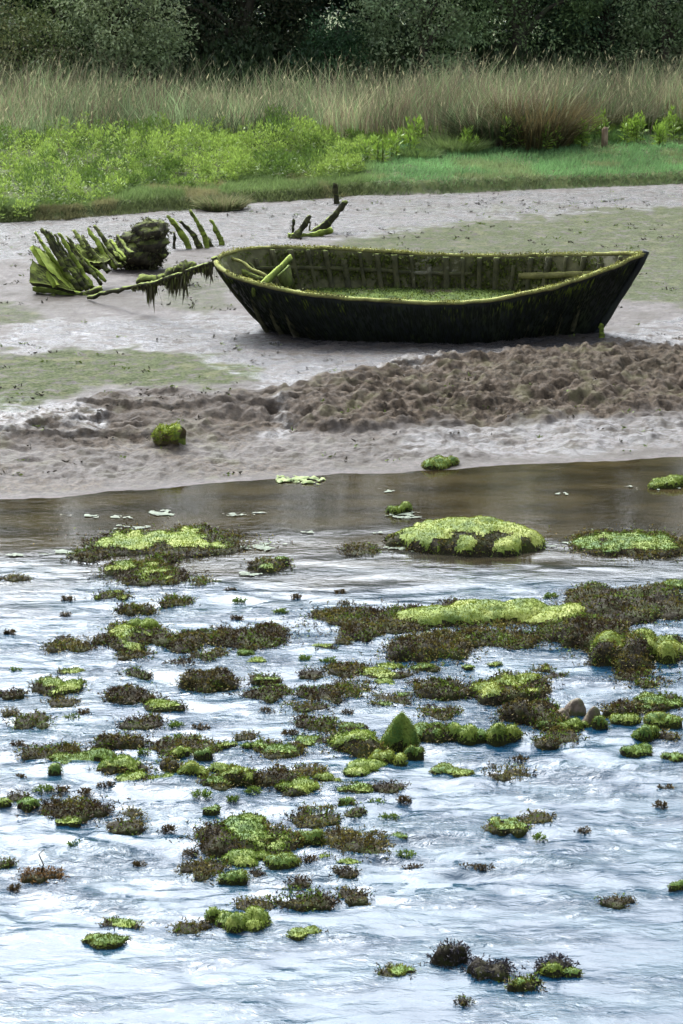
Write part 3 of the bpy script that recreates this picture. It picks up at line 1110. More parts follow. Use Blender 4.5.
# short turf on the bank
n = 100000
x, y = scatter(n, lambda x: edge(x) - .04, lambda x: np.minimum(leaf_front(x) + .8, edge(x) + 7))
p = np.column_stack([x, y])
P_ = np.column_stack([x, y, ground_z(x, y) - .02])
pat = fbm(p * .8, 4, 5)
pat2 = fbm(p * 2.6, 3, 6)
rt = sm(x, .2, 1.0)
Ln = (.07 + .07 * rg.random(n)) * (1 + .5 * pat2) * (1 - .25 * sm(edge(x) + .5 - y, 0, .5))
lean = np.column_stack([.25 + .35 * fbm(p * .6 + 3, 2, 9), -.2 + .3 * fbm(p * .7 + 8, 2, 19), np.ones(n)])
Dv = nrm(lean + rg.normal(size=(n, 3)) * np.array([.35, .35, .15]))
g1 = np.array([.14, .20, .065]) * (1 - rt[:, None]) + np.array([.14, .26, .095]) * rt[:, None]
Cc = g1 * (.75 + .6 * rg.random((n, 1))) * (1 + .5 * pat[:, None])
dryp = sm(fbm(p * 1.3 + 30, 4, 55), .12, .40)[:, None] * (.8 - .35 * rt[:, None])
Cc = Cc * (1 - dryp) + np.array([.26, .225, .11]) * dryp
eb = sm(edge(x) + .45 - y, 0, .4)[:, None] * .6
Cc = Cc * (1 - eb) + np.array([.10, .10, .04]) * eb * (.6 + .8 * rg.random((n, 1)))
Bv = rg.normal(size=(n, 3)) * .5
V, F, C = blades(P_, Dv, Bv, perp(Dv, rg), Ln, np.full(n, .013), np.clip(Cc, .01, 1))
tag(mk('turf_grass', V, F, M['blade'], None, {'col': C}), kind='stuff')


def leafy(P0, H, NL, spread, col, LL=.11, WW=.034):
    """upright leafy plants: a bundle of leaves spiralling up each stem"""
    n = len(P0)
    idx = np.repeat(np.arange(n), NL)
    m_ = len(idx)
    u = rg.random(m_) ** .75
    az = rg.random(m_) * 2 * math.pi
    lean = rg.normal(size=(n, 2)) * .12
    st = P0[idx] + np.column_stack([lean[idx] * H[idx][:, None] * u[:, None], H[idx] * u])
    out = np.column_stack([np.cos(az), np.sin(az), np.zeros(m_)])
    D = nrm(out * (1.0 - .55 * u[:, None]) + np.array([0, 0, 1.0]) * (.25 + .9 * u[:, None] ** 2) + rg.normal(size=(m_, 3)) * .25)
    st = st + out * spread * rg.random((m_, 1)) * (1 - .5 * u[:, None])
    c = col[idx] * (.65 + .7 * rg.random((m_, 1)))
    return kites(st, D, perp(D, rg), LL * (.6 + .7 * rg.random(m_)), WW * (.7 + .6 * rg.random(m_)), c)


# bright leafy bank vegetation
n = 3600
x, y = scatter(n, lambda x: leaf_front(x) - .1, lambda x: np.maximum(reed_front(x) + .3, leaf_front(x) + .35))
p = np.column_stack([x, y])
keep = (rg.random(n) < np.where(x > .75, .35 + .35 * sm(x, 3.4, 4.5), 1.0))
x, y, p = x[keep], y[keep], p[keep]
n = len(x)
pat = fbm(p * np.array([1.0, .8]), 4, 25)
fr = sm(y - leaf_front(x), -.1, 1.2)
H = (.15 + .10 * fr + .12 * rg.random(n)) * (1 + 1.1 * pat + .4 * fbm(p * 2.4, 2, 27)).clip(.35, 2) * np.where(x > .75, .8, 1)
mixg = sm(fbm(p * 1.6 + 4, 3, 26), -.25, .3)[:, None]
Cc = np.array([.10, .165, .03]) * (1 - mixg) + np.array([.27, .37, .075]) * mixg
V, F, C = leafy(np.column_stack([x, y, ground_z(x, y)]), H, 44, .12, Cc, .066, .024)
tag(mk('leafy_plants', V, F, M['leaf'], None, {'col': C}), kind='stuff')

# rush bed
n = 40000
x, y = scatter(n, lambda x: reed_front(x) - .15, lambda x: reed_front(x) * 0 + 62.0)
p = np.column_stack([x, y])
depth = y - reed_front(x)
keep = (rg.random(n) < .5 + .5 * sm(depth, 3.0, 0)) & (fbm(p * .9, 3, 71) > -.38)
x, y, p, depth = x[keep], y[keep], p[keep], depth[keep]
n = len(x)
pat = fbm(p * np.array([.55, .8]), 4, 72)
pat2 = fbm(p * np.array([1.3, 1.0]) + 9, 3, 73)
lft = sm(-x, -.2, 1.5)
front = sm(depth, 1.7, .2)
Ln = (.66 + .62 * rg.random(n) ** 1.6 + .22 * sm(x, .8, 3.5)) * (1 + .45 * pat + .25 * fbm(p * 2.2, 2, 75)) * (1 - .20 * front * lft)
Dv = nrm(np.column_stack([.02 + .22 * pat2, -.05 + .1 * pat, np.ones(n)]) + rg.normal(size=(n, 3)) * np.array([.14, .16, .04]))
Bv = np.column_stack([.08 + .5 * rg.normal(size=n), .4 * rg.normal(size=n), -.25 * rg.random(n)])
pal = np.array([[.17, .235, .10], [.29, .285, .16], [.20, .165, .105], [.24, .31, .15]])
wgt = np.column_stack([.5 + 0 * x, .35 + .35 * (1 - lft) + .3 * sm(depth, 1, 3), .3 + .5 * (1 - lft) * sm(depth, 2.5, .3) + .3 * sm(pat2, 0, .4), .06 + 1.5 * front * lft + .25 * front])
wgt = wgt * np.exp(1.2 * np.column_stack([pat2, -pat, pat, -pat2]))
cum = np.cumsum(wgt / wgt.sum(1, keepdims=True), 1)
ch = (rg.random((n, 1)) > cum).sum(1).clip(0, 3)
Cc = pal[ch] * (.75 + .5 * rg.random((n, 1))) * (1 + .9 * fbm(p * np.array([.9, .9]) + 40, 3, 74))[:, None]
V1, F1, C1 = blades(np.column_stack([x, y, ground_z(x, y) - .02]), Dv, Bv, perp(Dv, rg), Ln, .012 + .008 * rg.random(n), Cc)
mb = MB()
mb.add(V1, F1, col=C1)
sel = rg.random(n) < .10
T = V1.reshape(-1, 5, 3)[sel][:, 4]
k = len(T)
D2 = nrm(np.column_stack([.15 + .35 * rg.normal(size=k), .2 * rg.normal(size=k), np.ones(k)]))
hc = np.array([.36, .33, .19]) * (.7 + .6 * rg.random((k, 1)))
V2, F2, C2 = kites(T - D2 * .05, D2, perp(D2, rg), .07 + .09 * rg.random(k), .012 + .014 * rg.random(k), hc)
mb.add(V2, F2, col=C2)
tag(mb.build('rush_bed', M['blade']), kind='stuff')

GL = 'upright leafy plants along the top of the turf'
for px_, py_, h_ in ((522, 146, .48), (534, 142, .5), (546, 148, .42), (566, 146, .45), (582, 144, .5), (640, 140, .55), (672, 140, .62), (660, 146, .4), (627, 143, .45), (505, 147, .55), (402, 150, .4), (412, 146, .5), (388, 156, .4), (376, 162, .45), (597, 140, .5), (470, 150, .35)):
    g = ground_pt(px_, py_)
    e_ = empty('leafy_plant', g, 'upright bright yellow green leafy plant standing along the top of the turf', 'plant', GL)
    k = 7
    P0 = np.column_stack([rg.normal(size=k) * .10, rg.normal(size=k) * .08, np.zeros(k) - .02])
    V, F, C = leafy(P0, h_ * (.6 + .5 * rg.random(k)), 26, .05, np.tile([.22, .33, .05], (k, 1)), .12, .034)
    mk('foliage', V, F, M['leaf'], e_, {'col': C})
    for q_ in P0:
        V, F = tube([q_, q_ + [0, 0, h_ * .5], q_ + [.01, 0, h_ * .85]], [.008, .006, .004], 5)
        mk('stem', V, F, M['leaf'], e_, {'col': np.tile([.13, .16, .04], (len(V), 1))})


def tussock(px_, py_, r_, h_, nb, cols, label, name='grass_tussock', lean=(0, 0), wd=.013, flop=.35):
    g = ground_pt(px_, py_)
    a_ = rg.random(nb) * 2 * math.pi
    rr = r_ * np.sqrt(rg.random(nb))
    x0, y0 = rr * np.cos(a_), rr * .7 * np.sin(a_)
    D = nrm(np.column_stack([x0 / r_ * flop + lean[0], y0 / r_ * flop + lean[1], np.ones(nb)]) + rg.normal(size=(nb, 3)) * .16)
    B_ = np.column_stack([x0 / r_, y0 / r_, -.5 * np.ones(nb)]) * .6 + rg.normal(size=(nb, 3)) * .3
    cc_ = np.asarray(cols)[rg.integers(0, len(cols), nb)] * (.7 + .6 * rg.random((nb, 1)))
    zz = ground_z(x0 + g[0], y0 + g[1]) - g[2] - .03
    V, F, C = blades(np.column_stack([x0, y0, zz]), D, B_, perp(D, rg), h_ * (.55 + .5 * rg.random(nb)), np.full(nb, wd), cc_)
    o = mk(name, V, F, M['blade'], None, {'col': C})
    o.location = g
    return tag(o, label, 'grass clump')


tussock(222, 209, .32, .36, 1300, [(.17, .18, .08), (.25, .23, .12), (.13, .16, .06)], 'low rounded olive tussock at the mud edge below the leafy bank', flop=.7)
tussock(452, 150, .55, .42, 1600, [(.14, .20, .06), (.12, .17, .05), (.17, .22, .08)], 'pale green dome of soft grass on top of the turf bank', flop=.8)
tussock(418, 152, .35, .3, 700, [(.15, .22, .06), (.12, .18, .06)], 'small soft grass dome beside the larger pale green one', flop=.8)
tussock(498, 145, .28, .38, 700, [(.12, .09, .06), (.09, .065, .045), (.16, .13, .09)], 'withered brown grass clump at the foot of the tall rushes', flop=.6)
tussock(495, 143, .6, 1.0, 2600, [(.05, .075, .03), (.07, .085, .04), (.10, .09, .05)], 'dark green tall rush clump behind the withered brown clump', 'rush_clump', (-.1, 0), .014, .4)
tussock(537, 144, .62, 1.15, 2800, [(.13, .10, .045), (.18, .14, .06), (.09, .085, .04)], 'tall brownish rush clump rising above the upright leafy plants', 'rush_clump', (.1, 0), .014, .35)
tussock(612, 132, .5, .85, 1200, [(.15, .15, .08), (.2, .19, .11), (.11, .13, .06)], 'straw coloured rush clump behind the wooden stump', 'rush_clump', (.1, 0), .014, .5)
tussock(600, 139, .5, .32, 900, [(.08, .15, .04), (.11, .19, .05)], 'smooth dark green grass clump around the foot of the wooden stump', flop=.5)

# weathered post on the turf
g = ground_pt(604, 144)
V, F = tube([g * 0 - [0, 0, .2], [.01, 0, .12], [.015, 0, .26], [.03, 0, .31]], [.06, .062, .058, .04], 7, .8, True, .02, 8)
o = mk('wooden_stump', V, F, rough_mat('weathered wood', (.20, .13, .08), (.33, .24, .16), (.13, .09, .06), scale=14, stretch=(1, 1, .25)), None)
o.location = g
tag(o, 'short pale brown weathered post stump standing on the green turf', 'post')

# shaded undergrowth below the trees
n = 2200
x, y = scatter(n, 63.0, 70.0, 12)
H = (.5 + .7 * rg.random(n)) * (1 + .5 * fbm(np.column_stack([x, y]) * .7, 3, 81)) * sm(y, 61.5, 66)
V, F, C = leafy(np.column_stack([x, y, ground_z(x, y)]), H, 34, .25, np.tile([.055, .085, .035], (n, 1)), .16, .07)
tag(mk('undergrowth', V, F, M['leaf'], None, {'col': C}), kind='stuff')

# trees and bushes behind the rushes
M['bark'] = rough_mat('bark', (.05, .042, .03), (.10, .085, .06), (.07, .08, .04), scale=9, stretch=(1, 1, .3))


def tree(px_, yd, rx, ry, cz, rz, ncl, nl, ls, cols, label, name, trunk=.14, group=None, cat='tree', seed=0, openness=.0):
    r2 = np.random.default_rng(500 + seed)
    gx_ = at_depth(px_, 60, yd)[0]
    gz = float(ground_z(gx_, yd)[0])
    e_ = empty(name, (gx_, yd, gz - .05), label, cat, group)
    # clump centres through the outer crown; denser and finer low down
    d = nrm(r2.normal(size=(ncl * 6, 3)))
    rad = .60 + .42 * r2.random(len(d)) ** .6
    hz_ = np.linalg.norm(d[:, :2], axis=1, keepdims=True)
    dd = np.column_stack([d[:, :2] / hz_ * np.where(d[:, 2:3] < 0, np.maximum(hz_, .86), hz_), d[:, 2]])
    c = dd * rad[:, None] * np.array([rx, ry, rz])
    c *= (1 + .22 * fbm(d * 1.7 + seed, 3, seed))[:, None]
    c[:, 2] += cz
    wt = np.where((c[:, 2] < 3.3) & (d[:, 1] < .3), 1.0, .30) * (c[:, 2] > .2)
    c = c[r2.choice(len(c), ncl, False, wt / wt.sum())]
    k = len(c)
    cr = (.26 + .30 * r2.random(k)) * (.8 + .12 * rx) * np.where(c[:, 2] > 3.6, 1.5, 1)
    cnt = np.where(c[:, 2] > 3.8, nl // 3, nl)
    idx = np.repeat(np.arange(k), cnt)
    m_ = len(idx)
    dd = nrm(r2.normal(size=(m_, 3)))
    rr = cr[idx] * (.45 + .6 * r2.random(m_) ** .6)
    P_ = c[idx] + dd * rr[:, None] * np.array([1.15, 1.15, .75])
    big = np.where(c[idx][:, 2] > 3.8, 2.0, 1.0)
    D = nrm(dd + r2.normal(size=(m_, 3)) * .6 + np.array([0, 0, -.15]))
    S = nrm(np.cross(D, nrm(dd + np.array([0, 0, .9]) + r2.normal(size=(m_, 3)) * .6)))
    base = np.asarray(cols)[r2.integers(0, len(cols), k)]
    cc_ = base[idx] * (.6 + .9 * r2.random((k, 1)))[idx] * (.7 + .6 * r2.random((m_, 1))) * (1 + .35 * fbm(P_ * .9, 3, seed + 3))[:, None]
    V, F, C = kites(P_, D, S, ls * big * (.7 + .6 * r2.random(m_)), ls * .5 * big * (.7 + .6 * r2.random(m_)), np.clip(cc_, .005, 1))
    mk('crown', V, F, M['leaf'], e_, {'col': C})
    # trunk and limbs
    mb = MB()
    th = cz + rz * .5
    lean = r2.normal(size=2) * .12
    pts = np.array([[lean[0] * u * th + .08 * math.sin(4 * u + seed), lean[1] * u * th, u * th - .1 * (u == 0)] for u in np.linspace(0, 1, 9)])
    V, F = tube(pts, np.linspace(trunk, trunk * .3, 9), 8, 1, True, .03, seed)
    mb.add(V, F)
    order = r2.permutation(k)[:14]
    for q_ in order:
        u0 = min(.85, max(.08, c[q_][2] / th * .55))
        s0 = np.array([np.interp(u0, np.linspace(0, 1, 9), pts[:, a]) for a in range(3)])
        v = np.linspace(0, 1, 7)[:, None]
        bp = s0 * (1 - v) + c[q_] * v + np.array([0, 0, .25]) * np.sin(v * math.pi) + .06 * np.column_stack([fbm(v * 3 + q_ + a * 5, 2, a) for a in range(3)])
        V, F = tube(bp, np.linspace(trunk * .42, .012, 7), 6)
        mb.add(V, F)
    mb.build('trunk', M['bark'], e_, True)
    return e_


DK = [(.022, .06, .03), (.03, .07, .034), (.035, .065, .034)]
OL = [(.18, .25, .09), (.21, .28, .10), (.15, .20, .075)]
GY = [(.32, .38, .20), (.38, .43, .22), (.25, .31, .15)]
BR = [(.06, .075, .032), (.05, .08, .035), (.075, .08, .04)]
tree(18, 63.2, .95, .8, 1.0, 1.0, 60, 110, .085, [(.15, .18, .06), (.11, .14, .05), (.18, .18, .07)], 'low yellowish olive shrub at the end of the tree line', 'shrub', .06, None, 'bush', 1)
tree(62, 65.5, 1.7, 1.4, 3.4, 3.1, 150, 120, .085, OL, 'olive tree with bare branches showing, between the low shrub and grey green bush', 'broadleaf_tree', .16, None, 'tree', 2)
tree(120, 64.0, 1.35, 1.1, 1.75, 1.65, 120, 130, .085, GY, 'grey green rounded bush bulging out in front of the dark trees', 'willow_bush', .10, None, 'bush', 3)
tree(232, 66.5, 2.1, 1.6, 4.2, 3.9, 190, 120, .085, BR, 'dark brownish green tree spreading behind the grey green bush', 'broadleaf_tree', .2, None, 'tree', 4)
tree(335, 65.0, .8, .7, .8, .75, 40, 110, .08, [(.05, .11, .045), (.065, .13, .05)], 'low deep green shrub in the dark gap between the trees', 'shrub', .05, None, 'bush', 5)
tree(418, 64.6, 1.25, 1.0, 2.2, 2.0, 110, 130, .085, [(.27, .36, .18), (.23, .31, .14), (.32, .38, .20)], 'soft green bushy tree with a rounded front beside the dark gap', 'willow_bush', .1, None, 'bush', 6)
tree(515, 65.6, 1.9, 1.5, 3.9, 3.6, 190, 125, .085, [(.18, .26, .10), (.15, .22, .085), (.21, .28, .12)], 'broad olive green tree with drooping lower branches', 'broadleaf_tree', .2, None, 'tree', 7)
tree(602, 66.4, 1.5, 1.3, 3.7, 3.4, 140, 120, .085, [(.09, .16, .075), (.11, .17, .085)], 'shadowy green tree between the broad olive tree and the outermost tree', 'broadleaf_tree', .16, None, 'tree', 8)
tree(672, 65.2, 1.3, 1.1, 3.2, 3.0, 130, 120, .085, [(.19, .26, .115), (.16, .22, .095), (.23, .28, .14)], 'olive tree at the far end of the tree line beyond the straw coloured rushes', 'broadleaf_tree', .15, None, 'tree', 9)
for k, px_ in enumerate((-330, -150, 870, 1040)):
    tree(px_, 66, 2.2, 1.6, 3.8, 3.5, 90, 70, .12, OL, 'olive tree continuing the tree line beyond the view', 'broadleaf_tree', .2, 'trees continuing the line', 'tree', 20 + k)
GB = 'tall dark trees shading the back of the wood'
for k, (px_, yd) in enumerate(((-220, 71), (-40, 70), (70, 71.5), (165, 70), (280, 70.5), (375, 70), (470, 71.5), (565, 70), (650, 71), (760, 70), (920, 71.5))):
    tree(px_, yd, 2.7, 1.8, 6.2, 6.3, 280, 85, .16, DK, 'tall dark tree standing in shade behind the front trees', 'woodland_tree', .24, GB, 'tree', 40 + k)

# scraps of weed left by the tide on the mud
r = np.random.default_rng(404)
n = 1500
x, y = scatter(n, lambda x: shore(x) + .2, lambda x: edge(x) - .1, 7.5)
p = np.column_stack([x, y])
keep = fbm(p * .9, 4, 92) > .02
x, y = x[keep], y[keep]
idx = np.repeat(np.arange(len(x)), 5)
# the true surface under each scrap, read from the ground grid
ix = np.clip(np.searchsorted(gx, x), 0, nxg - 1)
iy = np.clip(np.searchsorted(gy, y), 0, nyg - 1)
zz = Z_GROUND[iy, ix]
P_ = np.column_stack([x, y, zz + .004])[idx] + r.normal(size=(len(idx), 3)) * [.03, .03, .004]
Dv = nrm(np.column_stack([r.normal(size=len(idx)), r.normal(size=len(idx)), .35 + .3 * r.random(len(idx))]))
gr = (r.random(len(x)) < .35)[idx][:, None]
Cc = np.where(gr, [.11, .15, .03], [.04, .032, .022]) * (.6 + .8 * r.random((len(idx), 1)))
V, F, C = kites(P_, Dv, perp(Dv, r), .03 + .04 * r.random(len(idx)), .012 + .014 * r.random(len(idx)), Cc)
tag(mk('weed_scraps', V, F, M['wrack'], None, {'col': C}), kind='stuff')
# ------------------------------------------------------------------ rocks and weed in the river
M['rock'] = rough_mat('wet rock', (.014, .011, .006), (.03, .025, .013), (.03, .034, .008), scale=8, rough=.8, bump=.7, spec=.12)
M['bare_rock'] = rough_mat('bare brown stone', (.09, .065, .045), (.20, .15, .11), (.08, .085, .025), scale=11, rough=.7, bump=.7)
M['algae'] = rough_mat('green algae coat', (.075, .12, .012), (.17, .22, .022), (.24, .27, .05), scale=7, rough=.7, bump=.9, bdist=.015)
M['algae_dark'] = rough_mat('deep green algae coat', (.05, .105, .016), (.11, .18, .02), (.17, .22, .03), scale=9, rough=.7, bump=.9, bdist=.015)
SC = 'small weed tufts breaking the surface'
ROCKS = [
    # the calm channel and its edge
    (399, 515, 27, 13, 'G', 'small green rock ringed by pale scum in the calm brown water'),
    (441, 470, 38, 13, 'G', 'small bright green rock nearest the muddy bank'),
    (668, 490, 40, 15, 'G', 'green rock with a trail of white scum beside the muddy bank'),
    (472, 555, 152, 42, 'F', 'broad bright green mossy mound, the biggest islet by the calm water'),
    (634, 558, 104, 27, 'm', 'long shaggy dark islet with yellow green crest beside the broad mossy mound'),
    (165, 555, 138, 26, 'm', 'long low islet with shaggy dark front and light green top in calm water'),
    (87, 562, 38, 13, 'D', 'dark brown weed tuft just short of the long low islet'),
    (160, 566, 36, 15, 'D', 'dark olive clump touching the front of the long low islet'),
    (143, 585, 78, 20, 'm', 'wide olive clump in front of the long low islet'),
    (200, 586, 28, 11, 'D', 'little brown tuft at the end of the wide olive clump'),
    (111, 601, 34, 10, 'M', 'thin yellowish green weed patch below the wide olive clump'),
    (134, 618, 37, 19, 'D', 'round dark bush-like clump below the thin yellowish weed patch'),
    (175, 607, 35, 13, 'D', 'flat dark clump beside the round bush-like clump'),
    (12, 582, 34, 6, 'D', 'flat dark green weed mat near the outer calm edge'),
    (269, 571, 35, 15, 'M', 'small olive clump among pale scum beyond the long low islet'),
    (360, 555, 36, 9, 'D', 'flat dark weed patch between the small olive clump and broad mossy mound'),
    (343, 607, 13, 6, 'D', 'tiny lone dark green tuft in open water below the calm channel'),
    # upper shallows
    (141, 632, 32, 14, 'G', 'small green knob rising behind the yellow green mound'),
    (140, 648, 70, 22, 'M', 'yellow green mound with a brown weedy front'),
    (103, 644, 27, 12, 'D', 'dark tuft at the tip of the yellow green mound'),
    (194, 650, 52, 20, 'D', 'dark brown clump joined to the yellow green mound'),
    (246, 649, 76, 24, 'D', 'big dark clump with olive crest beyond the yellow green mound'),
    (207, 661, 35, 12, 'D', 'low dark tuft under the dark brown joined clump'),
    (70, 652, 50, 12, 'D', 'flat dark brown patch alone in the water before the yellow green mound'),
    (134, 661, 35, 11, 'D', 'flat brown patch below the yellow green mound'),
    (178, 669, 27, 12, 'D', 'small brown tuft above the twin dark humps'),
    (207, 692, 56, 28, 'D', 'twin dark humps standing close together in the shallows'),
    (136, 679, 32, 9, 'D', 'flat brown streak of weed above the ragged olive clump'),
    (69, 676, 25, 8, 'M', 'small olive patch above the green streaked clump'),
    (56, 694, 46, 17, 'M', 'green streaked dark clump in the upper shallows'),
    (10, 699, 28, 13, 'D', 'dark clump cut by the frame beside the green streaked clump'),
    (128, 704, 46, 21, 'D', 'ragged olive brown clump, middle of the upper shallows'),
    (163, 712, 38, 12, 'M', 'sparse green weed trailing from the ragged olive brown clump'),
    (62, 708, 32, 8, 'M', 'flat bright green weed patch under the green streaked clump'),
    (9, 716, 18, 6, 'D', 'thin dark patch below the clump cut by the frame'),
    (31, 728, 38, 12, 'D', 'wide dark patch above the long chain of green rocks'),
    (140, 731, 40, 13, 'M', 'scraggy brown and green patch just above the chain of green rocks'),
    (268, 630, 19, 7, 'D', 'tiny dark tuft above the big dark clump with olive crest'),
    (343, 644, 19, 6, 'D', 'thin brown tuft below the dark end of the long green ridge'),
    (323, 651, 23, 5, 'M', 'thin greenish patch beside the thin brown tuft below the ridge'),
    (246, 657, 18, 8, 'G', 'bright green spot at the foot of the big dark clump with olive crest'),
    (256, 664, 20, 7, 'G', 'flat green spot trailing below the bright green spot'),
    (346, 678, 40, 16, 'D', 'upper dark clump of the cluster between ridge and cone rock'),
    (312, 678, 27, 9, 'D', 'flat brown tuft beside the upper dark clump of the cluster'),
    (388, 680, 50, 14, 'M', 'low olive patch trailing from the dark end of the ridge'),
    (424, 673, 27, 12, 'M', 'green flecked patch under the big dark bush of the ridge'),
    (264, 683, 28, 11, 'M', 'greenish tuft on top of the rounded olive clump'),
    (268, 700, 48, 20, 'D', 'rounded olive clump beside the twin dark humps'),
    (320, 704, 50, 20, 'D', 'wide olive brown clump in the centre of the cluster'),
    (352, 696, 46, 16, 'D', 'dark clump tucked behind the wide olive brown clump'),
    (385, 687, 23, 9, 'G', 'sparse green weed fringe in front of the low olive patch'),
    (392, 706, 42, 11, 'M', 'flat dark green patch isolated in a gap of white water'),
    (442, 700, 54, 26, 'D', 'dome shaped dark clump facing the big bush of the ridge'),
    (416, 688, 20, 11, 'D', 'small dark tuft beside the dome shaped dark clump'),
    (305, 714, 44, 10, 'D', 'thin brown line of weed below the wide olive brown clump'),
    (316, 734, 46, 20, 'D', 'dark triangular clump behind the cone shaped rock'),
    (352, 731, 28, 9, 'G', 'light green weed beside the dark triangular clump'),
    (440, 722, 42, 13, 'D', 'dark weed tuft just above the green lumps beside the cone rock'),
    # the ridge
    (372, 635, 112, 26, 'D', 'long dark shaggy end of the green ridge'),
    (430, 664, 80, 35, 'D', 'big dark bush of weed standing in front of the green ridge'),
    (500, 626, 205, 26, 'G', 'long smooth bright green back of the ridge'),
    (503, 646, 92, 24, 'D', 'row of dark weed along the front of the bright green ridge'),
    (452, 612, 36, 11, 'D', 'small dark tuft behind the bright green ridge'),
    (577, 598, 26, 10, 'D', 'dark weed knob on the crest where the ridge climbs'),
    (632, 626, 118, 42, 'D', 'highest dark weedy hump at the end of the ridge'),
    (588, 650, 88, 40, 'D', 'dark brown weed boulder between ridge and green capped boulder'),
    (642, 672, 92, 50, 'M', 'large dark boulder with a bright green cap'),
    (644, 688, 52, 18, 'D', 'trailing dark weed at the foot of the green capped boulder'),
    (690, 590, 50, 12, 'G', 'green crest behind the highest dark hump'),
    (543, 674, 19, 11, 'M', 'small round olive tuft in the pool before the brown weed boulder'),
    (557, 680, 23, 6, 'D', 'thin dark sprig beside the small round olive tuft'),
    (468, 670, 15, 5, 'G', 'tiny flat green patch in the pool below the ridge'),
    (495, 667, 15, 4, 'G', 'faint green patch in the pool under the dark weed row'),
    # bar with the stones
    (508, 700, 76, 28, 'm', 'wide brown clump with a yellow green top above the stones'),
    (534, 728, 60, 36, 'D', 'big rounded dark brown clump beside the bare stones'),
    (575, 714, 22, 18, 'B', 'upright bare brown stone, the tallest of three'),
    (560, 721, 22, 14, 'B', 'rounded bare brown stone against the big dark brown clump'),
    (592, 727, 18, 18, 'B', 'pale bare stone outermost of the three'),
    (503, 744, 38, 24, 'G', 'bushy bright green rock below the wide brown clump'),
    (463, 742, 36, 20, 'G', 'mossy green lump between cone rock and bushy bright green rock'),
    (479, 741, 19, 14, 'g', 'dark green smooth stone pressed against the bushy bright green rock'),
    (547, 731, 24, 12, 'G', 'small green cushion in front of the big dark brown clump'),
    (574, 732, 33, 15, 'G', 'green cushion under the bare stones'),
    (601, 730, 18, 16, 'G', 'narrow green cushion under the pale bare stone'),
    (557, 745, 46, 14, 'D', 'dark weed skirt in front of the green cushions'),
    (622, 717, 38, 20, 'D', 'dark clump with green streak past the pale bare stone'),
    (626, 725, 32, 12, 'G', 'green fringe below the dark clump past the stones'),
    (662, 712, 46, 20, 'M', 'brown and green clump behind the smooth bright cushion'),
    (664, 727, 40, 16, 'G', 'smooth bright yellow green cushion at the end of the bar'),
    (647, 743, 30, 20, 'G', 'fluffy bright green rock at the water end of the bar'),
    (669, 743, 22, 16, 'D', 'dark clump beside the fluffy bright green rock'),
    (638, 757, 34, 12, 'G', 'flat green mat just below the fluffy bright green rock'),
    (674, 763, 26, 10, 'G', 'little green mat beyond the flat green mat'),
    (510, 780, 46, 12, 'D', 'isolated flat brown patch in white water below the bar'),
    (452, 777, 46, 11, 'G', 'flat green mat with dark tip below the green lumps'),
    # the cone rock and its neighbours
    (398, 752, 42, 37, 'C', 'cone shaped green rock standing upright'),
    (388, 767, 40, 18, 'G', 'rounded green lump in front of the cone shaped rock'),
    (413, 759, 22, 14, 'G', 'small green lump leaning on the cone shaped rock'),
    (358, 758, 58, 34, 'M', 'tall dark clump with green face beside the cone shaped rock'),
    (436, 745, 46, 24, 'M', 'green and brown lumps following the cone shaped rock'),
    (245, 742, 25, 13, 'D', 'small dark tuft with upright sprigs above the wedge of green'),
    (226, 748, 22, 6, 'G', 'thin green mat next to the small tuft with upright sprigs'),
    (247, 749, 15, 5, 'G', 'tiny green mat under the small tuft with upright sprigs'),
    (276, 760, 50, 17, 'M', 'wedge of bright green with a dark back, below the triangular clump'),
    (310, 747, 29, 9, 'M', 'flat brown green patch between triangular clump and wedge of green'),
    (278, 788, 46, 24, 'D', 'dark brown clump, first of a tight cluster of three'),
    (306, 780, 38, 18, 'D', 'dark brown clump at the back of the tight cluster of three'),
    (298, 795, 40, 18, 'M', 'green topped clump at the front of the tight cluster of three'),
    (328, 786, 30, 13, 'G', 'green mat joined to the tight cluster of three'),
    (365, 775, 42, 15, 'G', 'loose bright green lumps between the cone and the tight cluster'),
    (352, 794, 38, 13, 'M', 'flat green mat under the loose bright green lumps'),
    (386, 793, 40, 9, 'D', 'thin dark brown streak of weed out in the current'),
    # chain of green rocks
    (118, 752, 48, 25, 'D', 'dark bushy clump behind the chain of green rocks'),
    (48, 764, 58, 17, 'D', 'brown weedy end of the chain of green rocks'),
    (78, 769, 66, 17, 'G', 'long low bright green mat in the chain'),
    (55, 778, 15, 14, 'g', 'single dark green knob in front of the chain'),
    (122, 777, 46, 24, 'M', 'brownish green boulder in the middle of the chain'),
    (137, 784, 42, 12, 'M', 'olive mat at the foot of the brownish green boulder'),
    (183, 755, 64, 15, 'D', 'dark brown weed row behind the round green rocks'),
    (169, 773, 24, 23, 'D', 'upright brown weed hump between the round green rocks'),
    (181, 757, 21, 11, 'G', 'small green rock behind the upright brown hump'),
    (203, 760, 21, 13, 'G', 'small round green rock behind the biggest round green rock'),
    (192, 780, 34, 19, 'G', 'biggest round green rock of the chain'),
    (167, 782, 22, 8, 'G', 'little green mat under the upright brown hump'),
    (223, 775, 30, 12, 'G', 'green cushion next to the biggest round green rock'),
    (216, 789, 32, 15, 'M', 'grey green broken rock at the end of the chain'),
    (238, 785, 36, 22, 'M', 'mottled green rock joining the chain to open water'),
    (16, 803, 24, 11, 'D', 'dark tuft beside the lone smooth green lump'),
    (27, 809, 21, 13, 'g', 'lone smooth green lump beneath the chain'),
    (3, 806, 16, 8, 'G', 'flat green mat cut by the frame near the smooth green lump'),
    (73, 820, 68, 22, 'D', 'wide brown clump alone below the chain'),
    (66, 826, 28, 8, 'G', 'green fringe under the wide brown clump'),
